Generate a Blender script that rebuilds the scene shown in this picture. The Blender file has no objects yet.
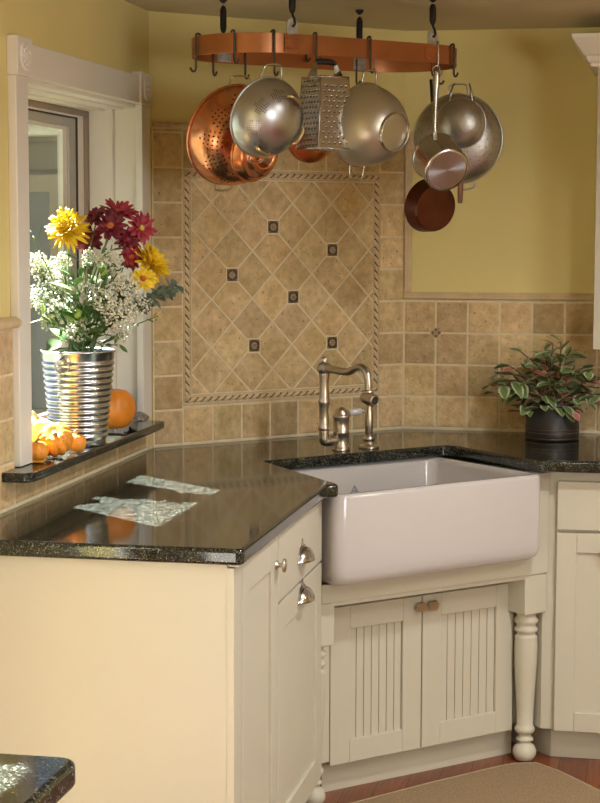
import bpy, bmesh, math, random
from mathutils import Vector as V, Matrix, Quaternion
random.seed(7)
R_ = math.radians
S2 = 2 ** -0.5
SC = bpy.context.scene
COL = SC.collection
# ------------------------------------------------------------------ camera
CP = V((1.50153, -5.86092, 1.58679))
CF = V((-0.19569467, 0.97572784, -0.09827904)); CR = V((0.98042151, 0.19689369, 0.00255792)); CU = V((-0.02184635, 0.09585431, 0.99515561))
FPX = 1781.55
cd = bpy.data.cameras.new('camera'); co = bpy.data.objects.new('camera', cd); COL.objects.link(co)
cd.sensor_fit = 'HORIZONTAL'; cd.sensor_width = 36; cd.lens = FPX * 36 / 600; cd.clip_start = .05; cd.clip_end = 200
m3 = Matrix((CR, CU, -CF)).transposed()
co.matrix_world = Matrix.Translation(CP) @ m3.to_4x4()
SC.camera = co

def ray(x, y): return CF + CR * ((x - 300) / FPX) - CU * ((y - 401.5) / FPX)
def atw(x, y, w): return CP + ray(x, y) * w            # at a distance along the view axis
CC = .6753                                               # the cut corner of the room
def D(u, v, z): return V(((u + v) * S2, -CC + (u - v) * S2, z))   # corner wall: along, out from, up
UD = V((S2, S2, 0)); VD = V((S2, -S2, 0)); ZD = V((0, 0, 1))
def atv(x, y, v):
    d = ray(x, y); o = D(0, v, 0); t = VD.dot(o - CP) / VD.dot(d); return CP + d * t
def uvz(p): q = p - V((0, -CC, 0)); return (q.dot(UD), q.dot(VD), q.z)

# ------------------------------------------------------------------ materials
MATS = {}
def mat(name, col, rough=.5, metal=0., var=0., vscale=8., bump=0., bscale=60., attr=False, spec=.5, coat=0., col2=None, sub=0., aniso=0.):
    if name in MATS: return MATS[name]
    m = bpy.data.materials.new(name); m.use_nodes = True; nt = m.node_tree; N = nt.nodes; L = nt.links
    b = N['Principled BSDF']
    b.inputs['Roughness'].default_value = rough; b.inputs['Metallic'].default_value = metal
    b.inputs['Specular IOR Level'].default_value = spec; b.inputs['Coat Weight'].default_value = coat
    b.inputs['Coat Roughness'].default_value = .08
    if aniso: b.inputs['Anisotropic'].default_value = aniso
    c = (*col, 1)
    tc = N.new('ShaderNodeTexCoord')
    src = None
    if var or col2:
        n = N.new('ShaderNodeTexNoise'); n.inputs['Scale'].default_value = vscale; n.inputs['Detail'].default_value = 5
        L.new(tc.outputs['Object'], n.inputs['Vector'])
        r = N.new('ShaderNodeValToRGB'); r.color_ramp.elements[0].position = .3; r.color_ramp.elements[1].position = .7
        d = col2 if col2 else tuple(max(0, k * (1 - var)) for k in col)
        r.color_ramp.elements[0].color = (*d, 1)
        r.color_ramp.elements[1].color = c if col2 else (*[min(1, k * (1 + var)) for k in col], 1)
        L.new(n.outputs['Fac'], r.inputs['Fac']); src = r.outputs['Color']
    if attr:
        a = N.new('ShaderNodeVertexColor'); a.layer_name = 'Col'
        if src:
            mx = N.new('ShaderNodeMixRGB'); mx.blend_type = 'MULTIPLY'; mx.inputs[0].default_value = 1
            L.new(src, mx.inputs[1]); L.new(a.outputs['Color'], mx.inputs[2]); src = mx.outputs['Color']
        else: src = a.outputs['Color']
    if src: L.new(src, b.inputs['Base Color'])
    else: b.inputs['Base Color'].default_value = c
    if bump:
        n2 = N.new('ShaderNodeTexNoise'); n2.inputs['Scale'].default_value = bscale; n2.inputs['Detail'].default_value = 4
        L.new(tc.outputs['Object'], n2.inputs['Vector'])
        bp = N.new('ShaderNodeBump'); bp.inputs['Strength'].default_value = bump; bp.inputs['Distance'].default_value = .004
        L.new(n2.outputs['Fac'], bp.inputs['Height']); L.new(bp.outputs['Normal'], b.inputs['Normal'])
    if sub:
        b.inputs['Transmission Weight'].default_value = 0
        b.inputs['Subsurface Weight'].default_value = sub; b.inputs['Subsurface Radius'].default_value = (.02, .015, .008); b.inputs['Subsurface Scale'].default_value = .3
    MATS[name] = m
    return m

yellow = mat('yellow wall paint', (.79, .67, .285), .75, var=.03, vscale=3, bump=.08, bscale=90)
ceil_m = mat('ceiling paint', (.58, .50, .33), .8, var=.02)
cream = mat('cream cabinet paint', (.56, .525, .42), .38, var=.012, vscale=4, spec=.4)
trimw = mat('white trim paint', (.84, .80, .72), .4, var=.012)
trav = mat('tumbled travertine', (.66, .505, .285), .55, var=.15, vscale=48, bump=.7, bscale=90, attr=True, spec=.25)
def add_pits(m):
    nt = m.node_tree; N = nt.nodes; L = nt.links; b = N['Principled BSDF']; src = b.inputs['Base Color'].links[0].from_socket
    tc = N.new('ShaderNodeTexCoord')
    n = N.new('ShaderNodeTexNoise'); n.inputs['Scale'].default_value = 130; n.inputs['Detail'].default_value = 2; L.new(tc.outputs['Object'], n.inputs['Vector'])
    r = N.new('ShaderNodeValToRGB'); r.color_ramp.elements[0].position = .27; r.color_ramp.elements[0].color = (.45, .36, .28, 1); r.color_ramp.elements[1].position = .34; r.color_ramp.elements[1].color = (1, 1, 1, 1)
    L.new(n.outputs['Fac'], r.inputs['Fac'])
    w = N.new('ShaderNodeTexNoise'); w.inputs['Scale'].default_value = 9; w.inputs['Detail'].default_value = 6; w.inputs['Distortion'].default_value = 1.5; L.new(tc.outputs['Object'], w.inputs['Vector'])
    r2 = N.new('ShaderNodeValToRGB'); r2.color_ramp.elements[0].position = .38; r2.color_ramp.elements[0].color = (.90, .84, .76, 1); r2.color_ramp.elements[1].position = .62; r2.color_ramp.elements[1].color = (1.06, 1.05, 1.03, 1)
    L.new(w.outputs['Fac'], r2.inputs['Fac'])
    a = N.new('ShaderNodeMixRGB'); a.blend_type = 'MULTIPLY'; a.inputs[0].default_value = 1; L.new(src, a.inputs[1]); L.new(r.outputs['Color'], a.inputs[2])
    c = N.new('ShaderNodeMixRGB'); c.blend_type = 'MULTIPLY'; c.inputs[0].default_value = 1; L.new(a.outputs['Color'], c.inputs[1]); L.new(r2.outputs['Color'], c.inputs[2])
    L.new(c.outputs['Color'], b.inputs['Base Color'])
add_pits(trav)
grout = mat('sand grout', (.80, .68, .47), .9, var=.08, vscale=40, bump=.3, bscale=200, spec=.1)
ropec = mat('grooved travertine rope', (.72, .56, .34), .6, var=.08, vscale=30, attr=True, spec=.2)
ropem = mat('cast travertine rope', (.66, .51, .31), .6, var=.08, vscale=30, bump=.25, bscale=120, spec=.2)
bronze = mat('bronze accent metal', (.16, .11, .075), .4, .8, var=.3, vscale=60)
bronze_hi = mat('polished bronze relief', (.48, .38, .26), .3, .9)
porcelain = mat('glazed white fireclay', (.545, .515, .505), .16, coat=.5, spec=.5)
nickel = mat('brushed nickel', (.58, .53, .46), .28, 1., var=.05, vscale=30)
steel = mat('stainless steel', (.52, .495, .455), .24, 1., var=.05, vscale=20)
steel_b = mat('brushed steel base', (.46, .46, .46), .36, 1., aniso=.85)
tn = steel_b.node_tree.nodes.new('ShaderNodeTangent'); tn.direction_type = 'RADIAL'; tn.axis = 'Z'; steel_b.node_tree.links.new(tn.outputs[0], steel_b.node_tree.nodes['Principled BSDF'].inputs['Tangent'])
alum = mat('spun aluminium', (.50, .495, .49), .34, 1., var=.08, vscale=15, bump=.05, bscale=40)
oldalum = mat('worn aluminium', (.47, .45, .41), .42, 1., var=.15, vscale=25, bump=.25, bscale=120)
copper = mat('copper', (.70, .29, .13), .26, 1., var=.15, vscale=9)
copper_d = mat('aged dark copper', (.13, .047, .028), .42, 1., var=.25, vscale=14)
copper_r = mat('copper band', (.50, .21, .095), .36, 1., var=.2, vscale=5)
brass = mat('brass wire', (.55, .42, .22), .3, 1.)
iron = mat('black iron', (.022, .018, .016), .5, .6)
hookm = mat('dull iron hook', (.09, .075, .06), .45, .8)
zincp = mat('grey zinc plate', (.42, .42, .40), .5, .7, var=.25, vscale=60)
dark = mat('dark hole', (.035, .025, .018), .8)
blackp = mat('black plastic handle', (.012, .012, .013), .4)
woodh = mat('brown wooden handle', (.20, .09, .04), .5, var=.25, vscale=20)
galv = mat('galvanised zinc', (.60, .61, .63), .24, 1., var=.22, vscale=22)
pumpk = mat('pumpkin skin', (.84, .27, .025), .42, var=.16, vscale=18, bump=.1, bscale=50)
pumpk2 = mat('mini pumpkin skin', (.88, .33, .035), .4, var=.14, vscale=30)
gourdm = mat('yellow gourd skin', (.85, .70, .12), .4, col2=(.80, .78, .45), vscale=22)
stemm = mat('dry stem', (.30, .25, .13), .7, var=.3, vscale=40)
yel = mat('yellow petal', (.90, .62, .02), .55, var=.12, vscale=40)
yel_c = mat('golden petal centre', (.84, .42, .02), .6, var=.1, vscale=60)
redp = mat('burgundy petal', (.17, .008, .02), .55, var=.35, vscale=40)
pinkp = mat('rose petal', (.40, .035, .06), .55, var=.25, vscale=40)
rust_c = mat('rust flower centre', (.42, .10, .015), .6, var=.3, vscale=60)
lime_c = mat('lime flower centre', (.50, .48, .06), .6)
greenst = mat('green stem', (.13, .22, .055), .55, var=.2, vscale=30)
greenl = mat('green leaf', (.085, .17, .045), .5, var=.35, vscale=25)
limel = mat('light green leaf', (.32, .46, .10), .5, var=.25, vscale=25)
eucal = mat('grey green leaf', (.17, .22, .165), .6, var=.2, vscale=30)
gyps = mat('white tiny blossom', (.80, .78, .64), .7, var=.05)
barkm = mat('grey bark', (.26, .23, .20), .8, var=.35, vscale=40, bump=.6, bscale=90)
plantm = mat('variegated leaf', (1, 1, 1), .45, attr=True)
soilm = mat('dark soil', (.04, .028, .02), .9, bump=.6)
potm = mat('blackened metal pot', (.030, .027, .026), .42, .3, var=.2, vscale=12, spec=.4)
potring = mat('worn gilt ring', (.16, .12, .07), .45, .7)
rugm = mat('tan woven mat', (.33, .235, .14), .95, var=.30, vscale=240, bump=.9, bscale=330, spec=.05)
rugedge = mat('tan mat binding', (.42, .31, .20), .9, var=.1, vscale=60)
winbr = mat('bronze window frame', (.27, .21, .16), .5)
wingr = mat('grey window sash', (.42, .40, .37), .5)
siding = mat('grey siding', (.11, .11, .12), .8, var=.15, vscale=3)
gutter = mat('white gutter', (.5, .52, .55), .5)
ground_m = mat('outdoor ground', (.045, .05, .03), .95, var=.4, vscale=2)
darkglass = mat('neighbour window glass', (.10, .12, .16), .15)
bluemark = mat('blue enamel mark', (.03, .07, .30), .4)

def mat_floor():
    m = bpy.data.materials.new('cherry plank floor'); m.use_nodes = True; nt = m.node_tree; N = nt.nodes; L = nt.links
    b = N['Principled BSDF']; b.inputs['Roughness'].default_value = .3
    tc = N.new('ShaderNodeTexCoord'); mp = N.new('ShaderNodeMapping'); mp.inputs['Rotation'].default_value = (0, 0, R_(90 + 0))
    L.new(tc.outputs['Object'], mp.inputs['Vector'])
    br = N.new('ShaderNodeTexBrick'); br.inputs['Scale'].default_value = 1
    br.inputs['Brick Width'].default_value = .9; br.inputs['Row Height'].default_value = .083; br.inputs['Mortar Size'].default_value = .0016
    br.inputs['Color1'].default_value = (.20, .055, .022, 1); br.inputs['Color2'].default_value = (.29, .09, .035, 1); br.inputs['Mortar'].default_value = (.04, .012, .006, 1)
    L.new(mp.outputs['Vector'], br.inputs['Vector'])
    n = N.new('ShaderNodeTexNoise'); n.inputs['Scale'].default_value = 4; n.inputs['Detail'].default_value = 8
    mp2 = N.new('ShaderNodeMapping'); mp2.inputs['Scale'].default_value = (22, 1.5, 1); L.new(tc.outputs['Object'], mp2.inputs['Vector']); L.new(mp2.outputs['Vector'], n.inputs['Vector'])
    r = N.new('ShaderNodeValToRGB'); r.color_ramp.elements[0].position = .3; r.color_ramp.elements[0].color = (.55, .5, .5, 1); r.color_ramp.elements[1].position = .7; r.color_ramp.elements[1].color = (1.1, 1.05, 1, 1)
    L.new(n.outputs['Fac'], r.inputs['Fac'])
    mx = N.new('ShaderNodeMixRGB'); mx.blend_type = 'MULTIPLY'; mx.inputs[0].default_value = 1
    L.new(br.outputs['Color'], mx.inputs[1]); L.new(r.outputs['Color'], mx.inputs[2]); L.new(mx.outputs['Color'], b.inputs['Base Color'])
    return m
floorm = mat_floor()

def mat_granite():
    m = bpy.data.materials.new('polished dark green granite'); m.use_nodes = True; nt = m.node_tree; N = nt.nodes; L = nt.links
    b = N['Principled BSDF']; b.inputs['Roughness'].default_value = .07; b.inputs['IOR'].default_value = 1.55
    tc = N.new('ShaderNodeTexCoord')
    v = N.new('ShaderNodeTexVoronoi'); v.inputs['Scale'].default_value = 480; v.inputs['Randomness'].default_value = 1
    L.new(tc.outputs['Object'], v.inputs['Vector'])
    sep = N.new('ShaderNodeSeparateColor'); L.new(v.outputs['Color'], sep.inputs[0])
    r = N.new('ShaderNodeValToRGB'); e = r.color_ramp.elements
    e[0].position = 0; e[0].color = (.004, .005, .004, 1)
    e[1].position = .62; e[1].color = (.013, .015, .011, 1)
    for p, c in ((.80, (.045, .05, .04, 1)), (.92, (.075, .08, .07, 1)), (.975, (.20, .21, .19, 1))):
        k = e.new(p); k.color = c
    L.new(sep.outputs[0], r.inputs['Fac'])
    n = N.new('ShaderNodeTexNoise'); n.inputs['Scale'].default_value = 35; n.inputs['Detail'].default_value = 3; L.new(tc.outputs['Object'], n.inputs['Vector'])
    r2 = N.new('ShaderNodeValToRGB'); r2.color_ramp.elements[0].position = .35; r2.color_ramp.elements[0].color = (.5, .5, .5, 1); r2.color_ramp.elements[1].position = .65; r2.color_ramp.elements[1].color = (1.3, 1.3, 1.2, 1)
    L.new(n.outputs['Fac'], r2.inputs['Fac'])
    mx = N.new('ShaderNodeMixRGB'); mx.blend_type = 'MULTIPLY'; mx.inputs[0].default_value = 1
    L.new(r.outputs['Color'], mx.inputs[1]); L.new(r2.outputs['Color'], mx.inputs[2]); L.new(mx.outputs['Color'], b.inputs['Base Color'])
    return m
granite = mat_granite()

def mat_glass():
    m = bpy.data.materials.new('window glass'); m.use_nodes = True; nt = m.node_tree; N = nt.nodes; L = nt.links
    N.remove(N['Principled BSDF']); out = N['Material Output']
    t = N.new('ShaderNodeBsdfTransparent'); t.inputs['Color'].default_value = (.93, .95, .97, 1)
    g = N.new('ShaderNodeBsdfGlossy'); g.inputs['Roughness'].default_value = .02
    fr = N.new('ShaderNodeLayerWeight'); pw = N.new('ShaderNodeMath'); pw.operation = 'POWER'; pw.inputs[1].default_value = 4; L.new(fr.outputs['Facing'], pw.inputs[0])
    ma = N.new('ShaderNodeMath'); ma.operation = 'MULTIPLY_ADD'; ma.inputs[1].default_value = .7; ma.inputs[2].default_value = .04; L.new(pw.outputs[0], ma.inputs[0])
    mx = N.new('ShaderNodeMixShader'); L.new(ma.outputs[0], mx.inputs[0]); L.new(t.outputs[0], mx.inputs[1]); L.new(g.outputs[0], mx.inputs[2]); L.new(mx.outputs[0], out.inputs['Surface'])
    return m
glassm = mat_glass()

def mat_mesh():
    # fine woven stainless mesh: wires with see-through gaps
    m = bpy.data.materials.new('fine steel mesh'); m.use_nodes = True; nt = m.node_tree; N = nt.nodes; L = nt.links
    b = N['Principled BSDF']; out = N['Material Output']
    b.inputs['Base Color'].default_value = (.52, .475, .39, 1); b.inputs['Metallic'].default_value = .85; b.inputs['Roughness'].default_value = .36
    t = N.new('ShaderNodeBsdfTransparent'); mx = N.new('ShaderNodeMixShader'); mx.inputs[0].default_value = .80
    L.new(t.outputs[0], mx.inputs[1]); L.new(b.outputs[0], mx.inputs[2]); L.new(mx.outputs[0], out.inputs['Surface'])
    return m
meshm = mat_mesh()

# ------------------------------------------------------------------ mesh building
def frame(o, x, y, z):
    return Matrix(((x.x, y.x, z.x, o.x), (x.y, y.y, z.y, o.y), (x.z, y.z, z.z, o.z), (0, 0, 0, 1)))
def axis_frame(o, z, hint=ZD):
    z = z.normalized(); x = hint.cross(z)
    if x.length < 1e-4: x = V((1, 0, 0)).cross(z)
    x.normalize(); y = z.cross(x); return frame(o, x, y, z)

class MB:
    def __init__(s): s.bm = bmesh.new(); s.cl = None
    def color(s):
        s.cl = s.bm.loops.layers.float_color.new('Col'); return s
    def paint(s, faces, c):
        for f in faces:
            for l in f.loops: l[s.cl] = (*c, 1)
    def verts(s, pts, M=None): return [s.bm.verts.new((M @ V(p)) if M else V(p)) for p in pts]
    def face(s, vs):
        try: return s.bm.faces.new(vs)
        except ValueError: return None
    def box(s, a, b, M=None):
        x0, y0, z0 = a; x1, y1, z1 = b
        v = s.verts([(x0, y0, z0), (x1, y0, z0), (x1, y1, z0), (x0, y1, z0), (x0, y0, z1), (x1, y0, z1), (x1, y1, z1), (x0, y1, z1)], M)
        for q in ((3, 2, 1, 0), (4, 5, 6, 7), (0, 1, 5, 4), (1, 2, 6, 5), (2, 3, 7, 6), (3, 0, 4, 7)): s.face([v[k] for k in q])
        return s
    def loops(s, rings, close=True, cap0=False, cap1=False):
        n = len(rings[0]); fs = []
        for a, b in zip(rings, rings[1:]):
            for k in range(n if close else n - 1):
                j = (k + 1) % n; fs.append(s.face([a[k], a[j], b[j], b[k]]))
        if cap0: fs.append(s.face(list(reversed(rings[0]))))
        if cap1: fs.append(s.face(rings[-1]))
        return [f for f in fs if f]
    def prism(s, poly, z0, z1, M=None):
        a = s.verts([(x, y, z0) for x, y in poly], M); b = s.verts([(x, y, z1) for x, y in poly], M)
        s.loops([a, b], True, True, True); return s
    def lathe(s, prof, M=None, n=32, cap0=False, cap1=False):
        rings = []
        for r, z in prof: rings.append(s.verts([(r * math.cos(2 * math.pi * k / n), r * math.sin(2 * math.pi * k / n), z) for k in range(n)], M))
        s.loops(rings, True, cap0, cap1); return s
    def cyl(s, p0, p1, r0, r1=None, n=16):
        p0 = V(p0); p1 = V(p1); r1 = r0 if r1 is None else r1
        M = axis_frame(p0, p1 - p0); return s.lathe([(r0, 0), (r1, (p1 - p0).length)], M, n, True, True)
    def tube(s, pts, r, n=8, M=None, smooth=0, closed=False):
        pts = [V(p) for p in pts]
        for _ in range(smooth):
            q = [pts[0]] if not closed else []
            for a, b in zip(pts, pts[1:] + ([pts[0]] if closed else [])): q += [a * .75 + b * .25, a * .25 + b * .75]
            if not closed: q.append(pts[-1])
            pts = q
        rs = r if isinstance(r, (list, tuple)) else None
        def rad(k):
            if rs is None: return r
            t = k / max(1, len(pts) - 1) * (len(rs) - 1); i = min(int(t), len(rs) - 2); return rs[i] + (rs[i + 1] - rs[i]) * (t - i)
        if M: pts = [M @ p for p in pts]
        N = len(pts); rings = []; up = None
        for k, p in enumerate(pts):
            if closed: d = pts[(k + 1) % N] - pts[k - 1]
            else: d = pts[min(k + 1, N - 1)] - pts[max(k - 1, 0)]
            d.normalize()
            if up is None:
                up = V((0, 0, 1)) if abs(d.z) < .9 else V((1, 0, 0))
            up = (up - d * up.dot(d)); up.normalize(); sd = d.cross(up)
            rings.append([s.bm.verts.new(p + (up * math.cos(2 * math.pi * j / n) + sd * math.sin(2 * math.pi * j / n)) * rad(k)) for j in range(n)])
        if closed: s.loops(rings + [rings[0]])
        else: s.loops(rings, True, True, True)
        return s
    def ball(s, c, r, M=None, seg=16, rings=10, sc=(1, 1, 1)):
        pr = []
        for k in range(1, rings): a = math.pi * k / rings; pr.append((math.sin(a), -math.cos(a)))
        rr = []
        for q, z in pr:
            rr.append(s.verts([(c[0] + r * sc[0] * q * math.cos(2 * math.pi * j / seg), c[1] + r * sc[1] * q * math.sin(2 * math.pi * j / seg), c[2] + r * sc[2] * z) for j in range(seg)], M))
        s.loops(rr, True, True, True); return s
    def disc(s, M, r, n=8, rx=None):
        return s.face(s.verts([(r * math.cos(2 * math.pi * k / n), (rx or r) * math.sin(2 * math.pi * k / n), 0) for k in range(n)], M))
    def build(s, name, m, parent=None, smooth=False, bevel=0, seg=2, solid=0, subsurf=0, angle=35, off=-1):
        bm = s.bm
        bmesh.ops.recalc_face_normals(bm, faces=[f for f in bm.faces])
        me = bpy.data.meshes.new(name); 
        if parent is not None:
            mm = Matrix.Identity(4); q = parent
            while q is not None: mm = q.matrix_basis @ mm; q = q.parent
            inv = mm.inverted()
            bm.transform(inv)
        bm.to_mesh(me); bm.free()
        o = bpy.data.objects.new(name, me); COL.objects.link(o)
        if parent is not None: o.parent = parent
        me.materials.append(m)
        if smooth:
            for p in me.polygons: p.use_smooth = True
        if solid:
            k = o.modifiers.new('solid', 'SOLIDIFY'); k.thickness = solid; k.offset = off
        if bevel:
            k = o.modifiers.new('bevel', 'BEVEL'); k.width = bevel; k.segments = seg; k.limit_method = 'ANGLE'; k.angle_limit = R_(angle); k.harden_normals = False
            for p in me.polygons: p.use_smooth = True
            w = o.modifiers.new('wn', 'WEIGHTED_NORMAL'); w.keep_sharp = False
        if subsurf:
            k = o.modifiers.new('sub', 'SUBSURF'); k.levels = subsurf; k.render_levels = subsurf
        return o

def tag(o, label=None, cat=None, group=None, kind=None):
    if label: o['label'] = label
    if cat: o['category'] = cat
    if group: o['group'] = group
    if kind: o['kind'] = kind
    return o
def thing(name, loc, label, cat, group=None, rz=0, M=None):
    o = bpy.data.objects.new(name, None); COL.objects.link(o); o.empty_display_size = .05
    if M is not None: o.matrix_basis = M
    else: o.location = loc; o.rotation_euler = (0, 0, rz); 
    if M is None: o.matrix_basis = Matrix.Translation(V(loc)) @ Matrix.Rotation(rz, 4, 'Z')
    return tag(o, label, cat, group)
def struct(o, label=None, cat='room'):
    o['kind'] = 'structure'; o['label'] = label; o['category'] = cat
    return o
def copy_tree(o, parent=None):
    c = o.copy(); COL.objects.link(c)
    if parent is not None: c.parent = parent
    for ch in list(o.children): copy_tree(ch, c)
    return c

# polygon helpers
def clip(poly, a, b, c):           # keep a*x+b*y<=c
    out = []
    for k in range(len(poly)):
        p, q = poly[k], poly[(k + 1) % len(poly)]
        dp = a * p[0] + b * p[1] - c; dq = a * q[0] + b * q[1] - c
        if dp <= 0: out.append(p)
        if dp * dq < 0:
            t = dp / (dp - dq); out.append((p[0] + (q[0] - p[0]) * t, p[1] + (q[1] - p[1]) * t))
    return out
def inset(poly, d):
    n = len(poly); A = sum(poly[k][0] * poly[(k + 1) % n][1] - poly[(k + 1) % n][0] * poly[k][1] for k in range(n))
    if A < 0: poly = poly[::-1]
    r = poly
    for k in range(n):
        p, q = poly[k], poly[(k + 1) % n]; dx, dy = q[0] - p[0], q[1] - p[1]; l = math.hypot(dx, dy)
        if l < 1e-6: continue
        nx, ny = dy / l, -dx / l
        r = clip(r, nx, ny, nx * p[0] + ny * p[1] - d)
        if len(r) < 3: return None
    return r
def tile(mb, poly, M, t=.0085, g=.0026, tint=None):
    """one tumbled tile: bevelled convex plate. M: local x,y in wall, z out"""
    p0 = inset(poly, g)
    if not p0 or len(p0) < 3: return
    k = random.uniform(.0006, .0016)
    p1 = inset(p0, .0012); p2 = inset(p0, .0045 + k)
    tn = tint or random.choice((.78, .86, .93, .98, 1.0, 1.04, 1.10, 1.16))
    cc = (tn * random.uniform(.98, 1.02), tn * random.uniform(.97, 1.01), tn * random.uniform(.92, 1.02))
    if not p1 or not p2 or not (len(p0) == len(p1) == len(p2)):
        a = mb.verts([(x, y, 0) for x, y in p0], M); b = mb.verts([(x, y, t) for x, y in p0], M)
        fs = mb.loops([a, b], True, False, True); mb.paint(fs, cc); return
    a = mb.verts([(x, y, 0) for x, y in p0], M); a2 = mb.verts([(x, y, t * .6) for x, y in p0], M); b = mb.verts([(x, y, t * .88) for x, y in p1], M); c = mb.verts([(x, y, t) for x, y in p2], M)
    fs = mb.loops([a, a2, b, c], True, False, True); mb.paint(fs, cc)
def rect(x0, y0, x1, y1): return [(x0, y0), (x1, y0), (x1, y1), (x0, y1)]

# ------------------------------------------------------------------ room shell
CZ = 2.22; XE = 4.3; YR = -7.2
TH = .16
DY0, DY1, DZ1 = -3.70, -3.10, CZ
# floor, ceiling
mb = MB(); mb.box((-.16, YR - .1, -.06), (XE + .1, .1, 0)); struct(mb.build('floor', floorm), 'reddish cherry plank floor under the cabinets', 'floor')
mb = MB(); mb.prism([(-.16, YR - .1), (XE + .1, YR - .1), (XE + .1, .1), (-.16, .1), (-.16, DY1), (-.02, DY1), (-.02, DY0), (-.16, DY0)], CZ, CZ + .06); struct(mb.build('ceiling', ceil_m), 'pale ceiling over the corner sink', 'ceiling')
# left wall with window opening and glazed patio door opening nearer the camera
WY0, WY1, WZ0, WZ1 = -1.785, -.805, 1.0, 1.937
mb = MB()
mb.box((-TH, WY1, 0), (0, -.55, CZ)); mb.box((-TH, WY0, 0), (0, WY1, WZ0 - .02)); mb.box((-TH, WY0, WZ1), (0, WY1, CZ))
mb.box((-TH, DY1, 0), (0, WY0, CZ)); mb.box((-TH, YR, 0), (0, DY0, CZ))
struct(mb.build('wall_left', yellow), 'yellow left wall with the window', 'wall')
mb = MB(); mb.prism([(0, 0), (CC / S2 * 1.0, 0), (CC / S2, .1), (0, .1)], 0, CZ, frame(D(0, 0, 0), UD, -VD, ZD)); struct(mb.build('wall_back', yellow), 'yellow corner wall above the tiled panel', 'wall')
mb = MB(); mb.box((CC - .02, 0, 0), (XE, .1, CZ)); struct(mb.build('wall_right', yellow), 'yellow right wall beside the wall cabinet', 'wall')
mb = MB(); mb.box((XE, YR, 0), (XE + .1, .1, CZ)); struct(mb.build('wall_side', yellow), 'yellow side wall of the kitchen', 'wall')
mb = MB(); mb.box((-TH, YR - .1, 0), (XE + .1, YR, CZ)); struct(mb.build('wall_rear', yellow), 'yellow rear wall of the kitchen', 'wall')

# ------------------------------------------------------------------ window
win = thing('window_1', (0, (WY0 + WY1) / 2, WZ0), 'white cased window in the left wall over the counter', 'window'); win['kind'] = 'structure'
CT = .022
mb = MB(); mb.box((0, -1.863, 1.012), (CT, -1.781, 1.9355)); mb.build('casing', trimw, win, bevel=.003)
mb = MB(); mb.box((0, -.825, 1.012), (CT, -.741, 1.9355)); mb.build('casing', trimw, win, bevel=.003)
mb = MB(); mb.box((0, -1.765, 1.937), (CT, -.85, 2.017)); mb.build('head_casing', trimw, win, bevel=.003)
for y0, y1 in ((-1.866, -1.763), (-.852, -.738)):
    b = MB(); b.box((0, y0, 1.9355), (CT + .006, y1, 2.028)); bl = b.build('corner_block', trimw, win, bevel=.003)
    c = (y0 + y1) / 2; zc = 1.982
    M = frame(V((CT + .006, c, zc)), V((0, 1, 0)), ZD, V((1, 0, 0)))
    r = MB(); r.lathe([(.034, 0), (.034, .003), (.030, .005), (.027, .003), (.024, .002), (.012, .002), (.010, .006), (.006, .008), (.001, .009)], M, 24)
    for k in range(8):
        a = 2 * math.pi * k / 8; r.ball((.018 * math.cos(a), .018 * math.sin(a), .002), .0055, M, 8, 5)
    r.build('carved_rosette', trimw, bl, smooth=True)
# jamb liner
mb = MB()
mb.box((-.068, WY1 - .003, WZ0), (0, WY1 + .02, WZ1)); mb.box((-TH, WY1 - .022, WZ0), (-.068, WY1 + .02, WZ1))
mb.box((-.068, WY0 - .02, WZ0), (0, WY0 + .003, WZ1)); mb.box((-TH, WY0 - .02, WZ0), (-.068, WY0 + .022, WZ1))
mb.box((-.04, WY0, WZ1 - .010), (0, WY1, WZ1 + .02)); mb.box((-.09, WY0, WZ1 - .015), (-.04, WY1, WZ1 + .02)); mb.box((-TH, WY0, WZ1 - .020), (-.09, WY1, WZ1 + .02))
mb.build('jamb', trimw, win, bevel=.003)
# fixed frame + sash
def ringframe(mb, x0, x1, ya, yb, za, zb, w, wt=None):
    wt = wt or w
    mb.box((x0, ya, za), (x1, ya + w, zb)); mb.box((x0, yb - w, za), (x1, yb, zb)); mb.box((x0, ya + w, zb - wt), (x1, yb - w, zb)); mb.box((x0, ya + w, za), (x1, yb - w, za + wt))
mb = MB(); ringframe(mb, -.158, -.138, WY0 + .022, WY1 - .022, WZ0, WZ1 - .020, .02, .016); mb.build('frame', winbr, win, bevel=.002)
mb = MB(); ringframe(mb, -.163, -.150, WY0 + .042, WY1 - .042, WZ0 + .016, WZ1 - .036, .05, .006); mb.build('track', trimw, win)
mb = MB(); ringframe(mb, -.165, -.1502, WY0 + .0905, WY1 - .0905, WZ0 + .022, WZ1 - .042, .013, .004); mb.build('weatherstrip', dark, win)
sash = MB(); ringframe(sash, -.176, -.152, WY0 + .105, WY1 - .105, WZ0 + .027, WZ1 - .046, .058, .026); sash = sash.build('sash', wingr, win, bevel=.002)
mb = MB(); ringframe(mb, -.176, -.160, WY0 + .163, WY1 - .163, WZ0 + .053, WZ1 - .072, .034, .010); mb.build('glazing_bead', trimw, sash)
mb = MB(); mb.box((-.172, WY0 + .17, WZ0 + .058), (-.168, WY1 - .17, WZ1 - .077)); mb.build('glass', glassm, sash)
# granite sill
mb = MB(); mb.prism([(-.136, WY0 + .023), (-.136, WY1 - .023), (.0, WY1 - .023), (.001, -.795), (.062, -.795), (.081, -.812), (.083, -1.93), (.068, -1.96), (.001, -1.96), (.001, WY0 + .023)], .988, 1.011)
mb.build('window_sill', granite, win, bevel=.005, seg=3)

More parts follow.
